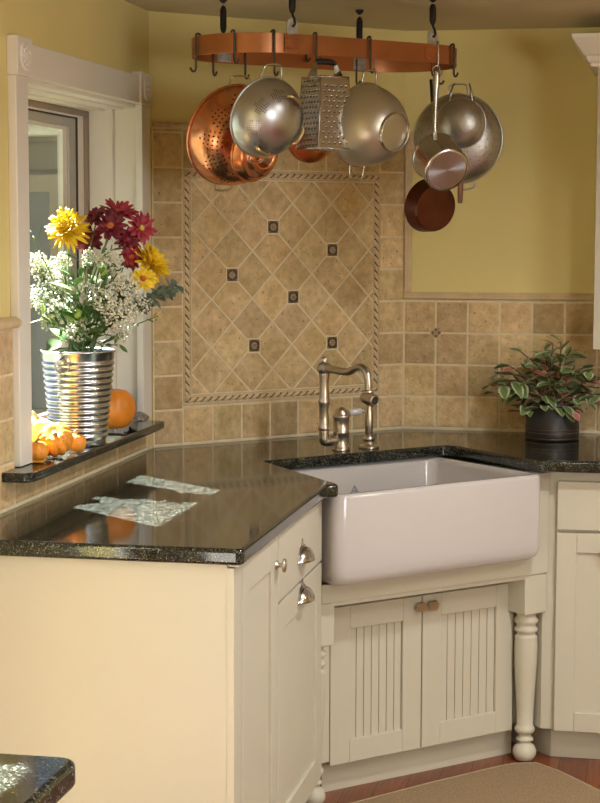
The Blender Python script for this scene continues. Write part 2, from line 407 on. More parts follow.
# glazed patio door further along the left wall (out of the picture)
dr = thing('door_1', (0, (DY0 + DY1) / 2, 0), 'glazed patio door in the left wall', 'door'); dr['kind'] = 'structure'
mb = MB(); ringframe(mb, -.03, 0.0, DY0, DY1, 0.0, DZ1, .03); mb.build('frame', trimw, dr)
mb = MB(); ringframe(mb, -.028, -.004, DY0 + .03, DY1 - .03, .03, DZ1 - .03, .04); mb.build('sash', trimw, dr)
mb = MB(); mb.box((-.018, DY0 + .06, .06), (-.014, DY1 - .06, DZ1 - .06)); mb.build('glass', glassm, dr)

# ------------------------------------------------------------------ tile backsplash
TZ0 = .920; TP = .105
MU = frame(D(0, .001, 0), UD, ZD, VD)                       # corner wall: x=u, y=z, z=out
MR = frame(V((0, -.001, 0)), V((1, 0, 0)), ZD, V((0, -1, 0)))
ML = frame(V((.001, 0, 0)), V((0, 1, 0)), ZD, V((1, 0, 0)))   # x = world y
WU = CC / S2
# corner wall
bs = thing('trim_1', D(WU / 2, 0, .914), 'travertine tiled backsplash of the corner wall with a rope framed diamond panel', 'backsplash'); bs['kind'] = 'structure'
mb = MB(); mb.box((0.004, .914, -.0005), (WU - .004, 1.897, .0062), MU); mb.build('grout', grout, bs)
mb = MB().color()
PU0, PU1, PZ0, PZ1 = .109, .848, 1.035, 1.754
def courses(mb, M, x0, x1, z0, z1, px, pz, ox, oz):
    j = 0; z = oz
    while z < z1 - .004:
        x = ox
        while x < x1 - .004:
            q = rect(max(x, x0), max(z, z0), min(x + px, x1), min(z + pz, z1))
            if q[1][0] - q[0][0] > .008 and q[2][1] - q[1][1] > .008: tile(mb, q, M)
            x += px
        z += pz
courses(mb, MU, .006, PU0, TZ0, 1.877, .103, TP, .006, TZ0)
courses(mb, MU, PU1, WU - .004, TZ0, 1.877, .103, TP, PU1, TZ0)
courses(mb, MU, PU0, PU1, TZ0, PZ0 - .003, .1056, .115, PU0, TZ0)
courses(mb, MU, PU0, PU1, PZ1 + .003, 1.877, .1056, .12, PU0, PZ1 + .003)
mb.build('square_tiles', trav, bs)
# cap trim of the corner wall
mb = MB().color(); tile(mb, rect(.004, 1.878, WU - .004, 1.897), MU, t=.016, tint=.95); mb.build('cap_trim', trav, bs)
# diamonds
IU0, IU1, IZ0, IZ1 = PU0 + .029, PU1 - .023, PZ0 + .033, PZ1 - .027
du = .0745; ac = [(.436, 1.582), (.662, 1.509), (.285, 1.434), (.512, 1.361), (.366, 1.212), (.663, 1.211)]
AH = .0205
mb = MB().color()
for i in range(-6, 14):
    for j in range(-10, 12):
        if (i + j) % 2 == 0: continue
        cu, cz = .285 + du * i, 1.434 + .0742 * j
        p = [(cu - du, cz), (cu, cz - .0742), (cu + du, cz), (cu, cz + .0742)]
        p = clip(p, -1, 0, -IU0); p = clip(p, 1, 0, IU1) if len(p) > 2 else p
        p = clip(p, 0, -1, -IZ0) if len(p) > 2 else p; p = clip(p, 0, 1, IZ1) if len(p) > 2 else p
        if len(p) < 3: continue
        for a, b in ac:
            if abs(a - cu) + abs(b - cz) < du * 1.2:
                if abs(a - cu) > abs(b - cz):
                    p = clip(p, 1, 0, a - AH) if a > cu else clip(p, -1, 0, -(a + AH))
                else:
                    p = clip(p, 0, 1, b - AH) if b > cz else clip(p, 0, -1, -(b + AH))
        A = 0
        for k in range(len(p)): A += p[k][0] * p[(k + 1) % len(p)][1] - p[(k + 1) % len(p)][0] * p[k][1]
        if len(p) > 2 and abs(A) > .0006: tile(mb, p, MU, tint=random.uniform(.90, 1.12))
mb.build('diamond_tiles', trav, bs)
def accent(M, cx, cy, h, rot, parent):
    T = M @ Matrix.Translation((cx, cy, 0)) @ Matrix.Rotation(rot, 4, 'Z')
    b = MB(); b.box((-h, -h, .001), (h, h, .0075), T); b.lathe([(h * .92, .0075), (h * .92, .0095), (h * .80, .0095), (h * .8, .0075)], T, 20)
    a = b.build('accent_tile', bronze, parent)
    r = MB()
    for k in range(8):
        q = 2 * math.pi * k / 8; r.ball((h * .44 * math.cos(q), h * .44 * math.sin(q), .0075), h * .24, T @ Matrix.Translation((0, 0, 0)), 8, 5, (1, 1, .5))
    r.ball((0, 0, .0075), h * .2, T, 8, 5, (1, 1, .7))
    for sx in (-1, 1):
        for sy in (-1, 1): r.ball((sx * h * .8, sy * h * .8, .0075), h * .13, T, 6, 4, (1, 1, .5))
    r.build('rosette_relief', bronze_hi, a, smooth=True)
for a, b in ac: accent(MU, a, b, .0185, 0, bs)
# twisted rope frame
def rope(p0, p1, out, w, parent, M0):
    d = (p1 - p0); L = d.length; d.normalize(); sd = out.cross(d)
    n = max(8, int(L / .0018)); k = 10; rings = []
    b = MB().color(); dirt = {}
    for i in range(n + 1):
        s_ = i / n * L; r = []
        for j in range(k + 1):
            ph = math.pi * j / k
            rr = (w / 2) * (1 - .50 * (1 - abs(math.sin(math.pi * s_ / .0255 + ph * 1.15)) ** .55))
            r.append(b.bm.verts.new(p0 + d * s_ + sd * (math.cos(ph) * rr) + out * (math.sin(ph) * rr * 1.05 + .003)))
        rings.append(r)
    for i in range(n):
        for j in range(k):
            f_ = b.face([rings[i][j], rings[i][j + 1], rings[i + 1][j + 1], rings[i + 1][j]])
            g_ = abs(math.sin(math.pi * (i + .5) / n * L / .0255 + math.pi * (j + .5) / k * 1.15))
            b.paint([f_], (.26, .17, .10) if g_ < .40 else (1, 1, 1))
    return b.build('rope_moulding', ropec, parent, smooth=True)
rw = .021
rope(D(PU0 + .014, .002, PZ0 + .03), D(PU0 + .014, .002, PZ1 - .02), VD, rw, bs, MU)
rope(D(PU1 - .012, .002, PZ0 + .03), D(PU1 - .012, .002, PZ1 - .02), VD, rw, bs, MU)
rope(D(PU0 + .006, .002, PZ0 + .018), D(PU1 - .005, .002, PZ0 + .018), VD, rw, bs, MU)
rope(D(PU0 + .006, .002, PZ1 - .012), D(PU1 - .005, .002, PZ1 - .012), VD, rw, bs, MU)
mb = MB()
for a, b in ((rect(PU0, PZ0, PU1, PZ0 + .007), .010), (rect(PU0, PZ0 + .029, PU1, PZ0 + .0325), .009), (rect(PU0, PZ1 - .002, PU1, PZ1 + .002), .009), (rect(PU0, PZ1 - .026, PU1, PZ1 - .0225), .009),
             (rect(PU0, PZ0 + .007, PU0 + .003, PZ1), .0095), (rect(PU0 + .025, PZ0 + .03, PU0 + .0285, PZ1 - .02), .009), (rect(PU1 - .002, PZ0 + .007, PU1 + .001, PZ1), .0095), (rect(PU1 - .0235, PZ0 + .03, PU1 - .0225, PZ1 - .02), .009)):
    mb.prism(a, .001, b, MU)
mb.build('rope_border', ropem, bs)

# right wall tiles
br_ = thing('trim_2', (1.5, 0, .914), 'four courses of square travertine tile on the right wall', 'backsplash'); br_['kind'] = 'structure'
mb = MB(); mb.box((CC + .002, .914, -.0005), (2.6, 1.345, .0062), MR); mb.build('grout', grout, br_)
mb = MB().color()
x = CC + .004
for k in range(18):
    for j in range(4):
        tile(mb, rect(x, TZ0 + TP * j, x + .1054, TZ0 + TP * (j + 1)), MR)
    x += .1054
mb.build('square_tiles', trav, br_)
mb = MB().color(); tile(mb, rect(CC + .1054 + .004 - .0145, TZ0 + 3 * TP - .0145, CC + .1054 + .004 + .0145, TZ0 + 3 * TP + .0145), MR, t=.0005); mb.bm.free()
b = MB(); T = MR @ Matrix.Translation((CC + .1094, TZ0 + 3 * TP, 0)) @ Matrix.Rotation(R_(45), 4, 'Z')
accent(MR, CC + .1094, TZ0 + 3 * TP, .0125, R_(45), br_); b.bm.free()
def rail(name, pts_prof, M, L, label):
    b = MB(); a = b.verts([(0, y, z) for y, z in pts_prof], M); c = b.verts([(L, y, z) for y, z in pts_prof], M)
    b.loops([a, c], True, True, True); o = b.build(name, ropem, None, bevel=.002); return struct(o, label, 'trim')
RP = [(1.3465, 0), (1.3465, .016), (1.351, .019), (1.356, .013), (1.360, .013), (1.366, .009), (1.3695, .006), (1.3695, 0)]
rail('trim_3', RP, MR @ Matrix.Translation((CC + .002, 0, 0)), 1.9, 'travertine rail capping the tile on the right wall')
MV = MR @ Matrix.Translation((CC + .003, 1.37, 0)) @ Matrix.Rotation(R_(90), 4, 'Z')
rail('trim_4', [(-y + 1.3465 - .0, z) for y, z in RP][::-1], MV, .527, 'upright travertine trim edging the corner tile')
LP = [(1.345, 0), (1.343, .010), (1.345, .022), (1.352, .029), (1.360, .030), (1.367, .024), (1.3705, .012), (1.371, 0)]
rail('trim_5', LP, ML @ Matrix.Translation((-2.5, 0, 0)), 2.5 - 1.866, 'rounded travertine rail on the left wall beside the window casing')
bl_ = thing('trim_6', (0, -1.6, .914), 'travertine tile on the left wall under the sill and beside the window', 'backsplash'); bl_['kind'] = 'structure'
mb = MB(); mb.box((-2.5, .914, -.0005), (-1.866, 1.344, .0062), ML); mb.box((-1.866, .914, -.0005), (-CC - .004, .988, .0062), ML); mb.build('grout', grout, bl_)
mb = MB().color()
courses(mb, ML, -1.866, -CC - .006, TZ0, .987, .30, .1, -1.95, TZ0)
courses(mb, ML, -2.5, -1.868, TZ0, 1.344, .105, TP, -1.868 - .105 * 7, TZ0)
mb.build('square_tiles', trav, bl_)

# ------------------------------------------------------------------ cabinets
def shaker(parent, M, w, h, st=.065, t=.02, pd=.008, name='door', beads=0):
    """M: local x along, y up, z out (0 = back)."""
    b = MB(); x1, y1 = w, h
    b.box((0, 0, 0), (st, y1, t), M); b.box((x1 - st, 0, 0), (x1, y1, t), M); b.box((st, 0, 0), (x1 - st, st, t), M); b.box((st, y1 - st, 0), (x1 - st, y1, t), M)
    d = b.build(name, cream, parent, bevel=.0022)
    p = MB()
    if beads:
        n = beads; pw = (w - 2 * st) / n
        for k in range(n): p.box((st + k * pw + .0016, st - .004, .001), (st + (k + 1) * pw - .0016, y1 - st + .004, t - pd), M)
        p.box((st - .004, st - .004, .0005), (x1 - st + .004, y1 - st + .004, t - pd - .004), M)
        p.build('beadboard_panel', cream, d, bevel=.0012)
    else:
        p.box((st - .004, st - .004, .001), (x1 - st + .004, y1 - st + .004, t - pd), M); p.build('panel', cream, d)
    return d
def knob(parent, M, r=.0135, m=nickel, octo=False):
    b = MB(); n = 8 if octo else 20
    b.lathe([(.011, 0), (.011, .002), (.006, .004), (.0048, .010), (.0055, .016)], M, 20, True)
    if octo: b.lathe([(.0055, .015), (r * .86, .0165), (r, .019), (r, .024), (r * .86, .0275), (r * .7, .0275), (.001, .0275)], M, 8)
    else: b.lathe([(.0055, .016), (r, .018), (r * 1.06, .0205), (r, .0235), (r * .6, .0255), (.001, .026)], M, n)
    return b.build('knob', m, parent, smooth=not octo)
def cup_pull(parent, M, m=steel, w=.054, h=.036, dp=.032):
    b = MB(); rings = []
    for i in range(11):
        a = math.pi * i / 10; r = []
        for j in range(9):
            q = (math.pi / 2) * j / 8
            r.append((-w * math.cos(a) * math.cos(q * .0 + 0) * 1, h * math.sin(a) * math.cos(q), dp * math.sin(a) * math.sin(q)))
        rings.append(b.verts(r, M))
    b.loops(rings, False)
    # back plate with pointed crest
    pl = [(-w * 1.08, -.004), (w * 1.08, -.004), (w * 1.0, .010), (w * .6, h * .95), (w * .22, h * 1.1), (w * .14, h * 1.42), (0, h * 1.55), (-w * .14, h * 1.42), (-w * .22, h * 1.1), (-w * .6, h * .95), (-w * 1.0, .010)]
    o = b.build('cup_pull', m, parent, smooth=True, solid=.0018)
    c = MB(); c.prism(pl, .0002, .0022, M); c.build('pull_back_plate', m, parent, bevel=.0006)
    return o
FX = .64
MFx = lambda y0, z0: frame(V((FX - .02, y0, z0)), V((0, 1, 0)), ZD, V((1, 0, 0)))
# left unit with end panel
cab = thing('base_cabinet', (.3, -2.0, 0), 'cream base cabinet with plain end panel and one knobbed door, at the counter end', 'cabinet')
mb = MB(); mb.box((.012, -2.243, .1), (FX - .021, -1.818, .8775)); mb.build('body', cream, cab)
mb = MB(); mb.box((.006, -2.262, .0), (FX - .016, -2.2435, .8775)); mb.build('end_panel', cream, cab, bevel=.002)
mb = MB(); mb.box((FX - .0205, -2.262, 0), (FX - .001, -2.19, .868)); mb.build('corner_stile', cream, cab, bevel=.002)
mb = MB(); mb.box((.012, -2.231, 0), (FX - .085, -1.818, .099)); mb.build('toe_kick', cream, cab)
mb = MB(); mb.box((FX - .022, -2.254, .868), (FX + .010, -1.817, .8775)); mb.build('top_moulding', cream, cab, bevel=.003)
d = shaker(cab, MFx(-2.186, .105), .366, .757, st=.07)
knob(d, frame(V((FX, -1.848, .797)), V((0, 1, 0)), ZD, V((1, 0, 0))), r=.0155)
cab = thing('base_cabinet', (.3, -1.5, 0), 'cream base cabinet with cup pulls on its drawer and pull-out door, left of the sink', 'cabinet')
mb = MB(); mb.box((.012, -1.815, .1), (FX - .021, -1.266, .8775)); mb.build('body', cream, cab)
mb = MB(); mb.box((.012, -1.815, 0), (FX - .085, -1.266, .099)); mb.build('toe_kick', cream, cab)
mb = MB(); mb.box((FX - .022, -1.816, .868), (FX + .010, -1.30, .8775)); mb.build('top_moulding', cream, cab, bevel=.003)
mb = MB(); mb.box((FX - .0195, -1.812, .701), (FX, -1.266, .862)); dw = mb.build('drawer', cream, cab, bevel=.0025)
cup_pull(dw, frame(V((FX, -1.535, .752)), V((0, 1, 0)), ZD, V((1, 0, 0))))
d = shaker(cab, MFx(-1.812, .105), .546, .590, st=.07)
cup_pull(d, frame(V((FX, -1.535, .650)), V((0, 1, 0)), ZD, V((1, 0, 0))))

# sink cabinet
MS = Matrix.Translation(D(0, 0, 0)) @ Matrix.Rotation(R_(45), 4, 'Z')
sk = thing('sink_cabinet', D(.46, .6, 0), 'cream corner sink cabinet with two beadboard doors and turned front legs', 'cabinet', rz=R_(45))
MF = lambda u, v, z: frame(D(u, v, z), UD, ZD, VD)
mb = MB(); mb.box((.145, .10, 0), (.835, .565, .729), frame(D(0, 0, 0), UD, ZD, VD) @ Matrix.Identity(4)) if False else None
mb = MB(); mb.prism([(.145, .42), (.145, .729), (.83, .729), (.83, .42)], .1, .60, frame(D(0, 0, 0), UD, VD, ZD)); mb.build('body', cream, sk)
mb = MB(); mb.prism([(.15, .45), (.15, .705), (.845, .705), (.845, .45)], 0, .099, frame(D(0, 0, 0), UD, VD, ZD)); mb.build('toe_kick', cream, sk)
# apron rail framing the sink
SKU0, SKU1, SKZ0, SKZ1 = .050, .79, .626, .8775
mb = MB(); mb.prism([(.062, .572), (.868, .572), (.868, .880), (SKU1 + .006, .880), (SKU1 + .006, SKZ0 + .03), (SKU1 - .03, SKZ0 - .003), (.062, SKZ0 - .003)], 0, .022, MF(0, .81, 0))
mb.build('apron_rail', cream, sk, bevel=.002)
mb = MB(); mb.box((.10, .560, .735), (.868, .572, .826), frame(D(0, 0, 0), UD, ZD, VD)); mb.build('rail_underside', cream, sk)
d = shaker(sk, MF(.148, .73, .088), .317, .447, st=.066, beads=7); knob(d, MF(.449, .75, .507), .0165, nickel, True)
d = shaker(sk, MF(.469, .73, .088), .340, .447, st=.066, beads=7); knob(d, MF(.494, .75, .507), .0165, nickel, True)
mb = MB(); mb.box((.092, .10, .60), (.1465, .571, .748), frame(D(0, 0, 0), UD, ZD, VD)); mb.build('stile', cream, sk, bevel=.002)
mb = MB(); mb.box((.8115, .10, .60), (.846, .571, .735), frame(D(0, 0, 0), UD, ZD, VD)); mb.build('stile', cream, sk, bevel=.002)
def leg(u, v):
    T = frame(D(u, v, 0), UD, VD, ZD)
    b = MB(); b.box((-.042, -.042, .452), (.042, .042, .5715), T)
    o = b.build('leg', cream, sk, bevel=.004)
    b = MB()
    b.lathe([(.012, .001), (.026, .004), (.0345, .020), (.0355, .032), (.030, .046), (.020, .055), (.018, .060), (.025, .064), (.0255, .070), (.019, .075), (.018, .082), (.026, .088), (.030, .094), (.030, .101), (.026, .108), (.024, .112),
             (.0255, .16), (.030, .24), (.0335, .30), (.0345, .35), (.033, .375), (.033, .380), (.027, .384), (.027, .391), (.034, .396), (.0345, .403), (.028, .409), (.028, .416), (.035, .422), (.0355, .430), (.029, .437), (.029, .444), (.034, .4525)], T, 28, True, True)
    b.build('turned_shaft', cream, o, smooth=True)
leg(.828, .785); leg(.066, .785)
# right unit
RY = -.66
cab = thing('base_cabinet', (1.6, -.35, 0), 'cream base cabinet with a plain drawer over a panelled door, right of the sink', 'cabinet')
mb = MB(); mb.prism([(1.187, -.64), (2.0, -.64), (2.0, -.012), (.95, -.012), (.95, -.36)], .1, .8775); mb.build('body', cream, cab)
mb = MB(); mb.prism([(1.215, -.585), (2.0, -.585), (2.0, -.012), (1.0, -.012), (1.0, -.36)], 0, .099); mb.build('toe_kick', cream, cab)
mb = MB(); mb.box((1.2265, RY, .703), (1.72, RY + .0195, .846)); mb.build('drawer', cream, cab, bevel=.0025)
d = shaker(cab, frame(V((1.2265, RY + .0195, .1)), V((1, 0, 0)), ZD, V((0, -1, 0))), .494, .594, st=.058)
knob(d, frame(V((1.366, RY, .640)), V((1, 0, 0)), ZD, V((0, -1, 0))), .0135, brass)

# wall cabinet
wc = thing('wall_cabinet', (1.7, -.17, 1.21), 'white wall cabinet with stepped crown moulding on the right wall', 'cabinet')
mb = MB(); mb.box((1.309, -.312, 1.21), (2.3, -.003, 2.155)); mb.build('body', trimw, wc)
shaker(wc, frame(V((1.309, -.3125, 1.21)), V((1, 0, 0)), ZD, V((0, -1, 0))), .45, .853, st=.06)
shaker(wc, frame(V((1.762, -.3125, 1.21)), V((1, 0, 0)), ZD, V((0, -1, 0))), .45, .853, st=.06)
mb = MB(); pr = [(.0, 2.066), (.022, 2.066), (.022, 2.076), (.030, 2.080), (.034, 2.088), (.034, 2.097), (.042, 2.100), (.062, 2.128), (.074, 2.146), (.076, 2.150), (.078, 2.160), (0, 2.160)]
rings = []
for o_, z in pr: rings.append(mb.verts([(1.309 - o_, -.004, z), (1.309 - o_, -.332 - o_, z), (2.3, -.332 - o_, z)]))
mb.loops(rings, False); mb.face([r[0] for r in rings]); mb.build('crown_moulding', trimw, wc, bevel=.0015)

# ------------------------------------------------------------------ worktop
def rounded(poly, rad):
    out = []
    n = len(poly)
    for k in range(n):
        p = V((*poly[k], 0)); r = rad.get(k, 0)
        if not r: out.append(poly[k]); continue
        a = V((*poly[k - 1], 0)); c = V((*poly[(k + 1) % n], 0))
        d0 = (a - p).normalized() * r; d1 = (c - p).normalized() * r
        for i in range(6):
            t = i / 5; q = (p + d0) * (1 - t) ** 2 + p * 2 * t * (1 - t) + (p + d1) * t * t; out.append((q.x, q.y))
    return out
d2 = lambda u, v: (D(u, v, 0).x, D(u, v, 0).y)
wp = [(.012, -2.29), (.665, -2.29), (.665, -1.335), (.700, -1.318), d2(.050, .900), d2(.056, .862), d2(.123, .447), d2(.806, .437), d2(.781, .898), (1.215, -.715), (2.0, -.712), (2.0, -.0105), (CC + .008, -.0105), (.0105, -CC - .006)]
wp = rounded(wp, {1: .02, 2: .01, 3: .025, 4: .012, 6: .012, 7: .05, 9: .02})
mb = MB(); mb.prism(wp, .8785, .914); w = mb.build('worktop', granite, None, bevel=.009, seg=4)
tag(w, 'polished dark green granite worktop wrapping round the corner sink', 'worktop')

# ------------------------------------------------------------------ farmhouse sink
def rrect(hx, hy, r, n=6):
    pts = []
    for cx, cy, a0 in ((hx - r, hy - r, 0), (-hx + r, hy - r, 90), (-hx + r, -hy + r, 180), (hx - r, -hy + r, 270)):
        for k in range(n + 1): a = R_(a0 + 90 * k / n); pts.append((cx + r * math.cos(a), cy + r * math.sin(a)))
    return pts
SW, SV0, SV1 = (SKU1 - SKU0), .40, .905
sx, sy = SW / 2, (SV1 - SV0) / 2
SB = D((SKU0 + SKU1) / 2, (SV0 + SV1) / 2, SKZ0)
sn = thing('farmhouse_sink', None, 'white fireclay apron front farmhouse sink set in the granite', 'sink', M=frame(SB, UD, -VD, ZD) @ Matrix.Rotation(R_(-1.6) * -1, 4, 'Z'))
T = sn.matrix_basis; H = SKZ1 - SKZ0
mb = MB(); rings = []
for ins, z, r in ((.034, 0, .03), (.018, .004, .034), (.007, .014, .036), (.001, .030, .036), (0, .05, .036), (0, H - .012, .036), (.002, H - .004, .035), (.007, H, .033),
                  (.020, H, .03), (.026, H - .004, .04), (.029, H - .014, .045), (.034, .060, .05), (.040, .042, .05), (.060, .030, .05)):
    rings.append(mb.verts([(x, y, z) for x, y in rrect(sx - ins, sy - ins, r)], T))
mb.loops(rings, True, True, True); mb.build('basin', porcelain, sn, smooth=True)
b = MB(); M = T @ Matrix.Translation((0, 0, .0302)); b.lathe([(.045, 0), (.045, .002), (.036, .003), (.034, .0015), (.001, .0015)], M, 24); b.build('drain', steel, sn, smooth=True)
# small blue maker's triangle fired on the inner left of the back
tri = atv(357, 489.5, .445)
b = MB(); Mt = T @ Matrix.Translation((-sx + .325 - .035, 0, 0))
def markpt(x, y):
    return (x, y)
u0, v0, z0 = uvz(atv(357, 490, .437))
Mk = frame(T @ V(((u0 - (SKU0 + SKU1) / 2), sy - .0335, z0 - SKZ0)), T.to_3x3() @ V((1, 0, 0)), ZD, T.to_3x3() @ V((0, -1, 0)))
b.tube([(-.013, -.008, .001), (0, .013, .001), (.013, -.008, .001)], .0010, 6, Mk); b.tube([(-.007, -.006, .001), (0, -.001, .001), (.007, -.006, .001)], .0008, 6, Mk)
b.build('maker_mark', bluemark, sn)

# ------------------------------------------------------------------ faucet
fb = D(.452, .362, .914)
fc = thing('faucet', fb, 'brushed nickel bridge kitchen faucet with curved spout behind the sink', 'faucet', rz=R_(45))
TF = frame(fb, UD, VD, ZD)
b = MB(); b.lathe([(.028, 0), (.028, .004), (.025, .008), (.0235, .010), (.0235, .050), (.0255, .052), (.0255, .056), (.0235, .058), (.0235, .096), (.026, .099), (.026, .104), (.022, .107), (.021, .112), (.017, .122), (.010, .129), (.001, .132)], TF, 28, True); b.build('valve_body', nickel, fc, smooth=True)
b = MB(); b.tube([(-.022, 0, .030), (-.046, 0, .030), (-.063, 0, .030), (-.063, 0, .048), (-.063, 0, .066)], .0155, 14, TF, smooth=3); b.build('elbow', nickel, fc, smooth=True)
TC = TF @ Matrix.Translation((-.063, 0, 0))
b = MB(); b.lathe([(.0165, .064), (.018, .068), (.018, .074), (.0155, .080), (.0142, .105), (.0158, .138), (.0185, .146), (.0185, .152), (.0160, .160), (.0140, .185), (.0142, .215), (.0165, .232), (.0165, .236)], TC, 24, True, True); b.build('column', nickel, fc, smooth=True)
b = MB(); b.ball((0, 0, .249), .0225, TC, 20, 12); b.lathe([(.011, .266), (.0085, .272), (.0095, .276), (.0085, .281), (.004, .2845), (.0005, .285)], TC, 16); b.build('ball_joint', nickel, fc, smooth=True)
b = MB(); b.tube([(0, .012, .249), (0, .05, .249), (0, .095, .246), (0, .130, .247), (0, .158, .260), (0, .190, .268), (0, .218, .254), (0, .225, .226), (0, .225, .200)], [.0130, .0115, .0108, .0105, .0112, .0115, .0112, .0105], 14, TC, smooth=3)
b.lathe([(.0115, -.006), (.016, -.005), (.016, .003), (.0125, .005)], TC @ Matrix.Translation((0, .225, .198)), 20, True, True); b.build('spout', nickel, fc, smooth=True)
b = MB(); b.tube([(.012, .0, .108), (.026, .004, .112)], .007, 10, TF); lv = b.build('lever', nickel, fc, smooth=True)
b = MB(); Mx = axis_frame(TF @ V((.026, .004, .112)), TF.to_3x3() @ V((1, .25, .10))); b.lathe([(.008, -.002), (.0105, .002), (.0112, .02), (.0115, .036), (.009, .040)], Mx, 18, True, True); b.build('porcelain_handle', porcelain, lv, smooth=True)
b = MB(); b.lathe([(.006, .039), (.0085, .042), (.0085, .046), (.004, .050), (.001, .051)], Mx, 14, True); b.build('handle_tip', nickel, lv, smooth=True)
sb_ = D(.552, .366, .914)
sp = thing('side_sprayer', sb_, 'brushed nickel side spray standing in its holder right of the faucet', 'sprayer', rz=R_(45))
TS = frame(sb_, UD, VD, ZD)
b = MB(); b.lathe([(.031, 0), (.031, .004), (.027, .008), (.017, .011), (.0155, .022), (.019, .026), (.019, .032), (.013, .037), (.0125, .042)], TS, 24, True, True); b.build('holder', nickel, sp, smooth=True)
b = MB(); b.lathe([(.010, .040), (.0115, .046), (.0135, .075), (.0130, .100), (.0098, .125), (.0098, .134), (.012, .138), (.010, .142)], TS, 20, True, True); b.build('grip', nickel, sp, smooth=True)
Mh = axis_frame(TS @ V((-.004, -.008, .152)), VD * .95 + UD * .02 + ZD * -.12)
b = MB(); b.lathe([(.006, -.018), (.0135, -.015), (.0175, -.010), (.0185, .010), (.0165, .022), (.0185, .030), (.0185, .040), (.0165, .044), (.0125, .044), (.0120, .041)], Mh, 24, True); hd = b.build('spray_head', nickel, sp, smooth=True)
b = MB(); b.lathe([(.0122, .0405), (.001, .0405)], Mh, 20); b.build('nozzle', dark, hd)

# ------------------------------------------------------------------ pot rack
RU, RV = .262, .5575; RH, RD_ = .412, .1775; RZ0, RZ1 = 2.04, 2.092
rk = thing('pot_rack', D(RU, RV, RZ0), 'oval copper pot rack hanging from the ceiling over the sink', 'rack', rz=R_(45))
TR = frame(D(RU, RV, 0), UD, VD, ZD)
def stadium(hx, hy, n=14):
    pts = []
    for k in range(n + 1): a = R_(-90 + 180 * k / n); pts.append((hx - hy + hy * math.cos(a), hy * math.sin(a)))
    for k in range(n + 1): a = R_(90 + 180 * k / n); pts.append((-hx + hy + hy * math.cos(a), hy * math.sin(a)))
    return pts
b = MB(); o_ = stadium(RH, RD_); i_ = stadium(RH - .004, RD_ - .004)
r = [b.verts([(x, y, z) for x, y in q], TR) for q, z in ((o_, RZ0), (o_, RZ1), (i_, RZ1), (i_, RZ0))]
b.loops(r + [r[0]]); b.build('band', copper_r, rk, smooth=False, bevel=.0008)
for su in (-1, 1):
    for sv in (-1, 1):
        ux, vy = su * (RH - RD_), sv * RD_
        Tp = TR @ Matrix.Translation((ux, vy, 0)) @ (Matrix.Rotation(R_(90), 4, 'X'))
        # local x=along, y=up, z = -v ; front plates look outward
        front = sv > 0
        b = MB(); zz = (-.0024, -.0004) if front else (.0044, .0064)
        if front:
            pl = [(-.026, RZ0 + .004), (.022, RZ0 + .004), (.022, RZ1 - .003), (-.026, RZ1 - .003)]
            b.prism(pl, -.0026, -.0004, Tp)
            for px_ in (-.016, -.006, .006, .014):
                for py_ in (RZ0 + .014, RZ1 - .013): b.ball((px_, py_, -.003), .0032, Tp, 8, 5)
            pm = b.build('joint_plate', copper_r, rk)
            b = MB(); rr = []
            for k in range(13):
                a = math.pi * k / 12; rr.append((.017 * math.cos(a), RZ1 + .026 + .014 * math.sin(a)))
            po = [(.017, RZ1 - .006)] + rr + [(-.017, RZ1 - .006)]
            ho = [(.009 * math.cos(2 * math.pi * k / 14), RZ1 + .022 + .009 * math.sin(2 * math.pi * k / 14)) for k in range(14)]
            # plate with an eye: outer and inner loops bridged
            n = len(po); hi = [min(range(14), key=lambda q: (ho[q][0] - p[0]) ** 2 + (ho[q][1] - p[1]) ** 2) for p in po]
            A = [b.verts([(x, y, z) for x, y in po], Tp) for z in (.0002, .003)]
            B = [b.verts([(ho[h][0], ho[h][1], z) for h in hi], Tp) for z in (.0002, .003)]
            b.loops([A[0], A[1], B[1], B[0], A[0]]); bmesh.ops.remove_doubles(b.bm, verts=b.bm.verts, dist=1e-5)
            b.build('eye_plate', zincp, rk)
        else:
            b.box((-.023, RZ0 + .004, -.0064), (.023, RZ1 + .004, -.0042), Tp)
            for px_ in (-.016, .016):
                for py_ in (RZ0 + .012, RZ0 + .036): b.ball((px_, py_, -.0068), .003, Tp, 8, 5)
            b.build('eye_plate', zincp, rk)
        # hanger: thin hook, wound black grip, ceiling stem
        c = TR @ V((ux, vy - sv * .002, 0)); e = RZ1 + .030 if front else RZ1 + .012
        h = MB(); h.tube([c + V((0, 0, e - .012)), c + V((.008, 0, e - .006)), c + V((.006, 0, e + .010)), c + V((0, 0, e + .02)), c + V((0, 0, CZ - .02))], .0035, 8, None, 1)
        h.lathe([(.012, -.001), (.012, -.006), (.004, -.014)], Matrix.Translation((c.x, c.y, CZ)), 12); hn = h.build('hanger', iron, rk, smooth=True)
        z1 = CZ - .018 if front else CZ - .022
        g = MB(); zz0 = RZ1 + (.056 if front else .036); g.lathe([(.0045, zz0 - .004), (.008, zz0 + .003), (.0095, zz0 + .012), (.0095, z1 - .012), (.007, z1 - .003), (.004, z1)], Matrix.Translation((c.x, c.y, 0)), 14, True, True); g.build('grip', iron, hn, smooth=True)

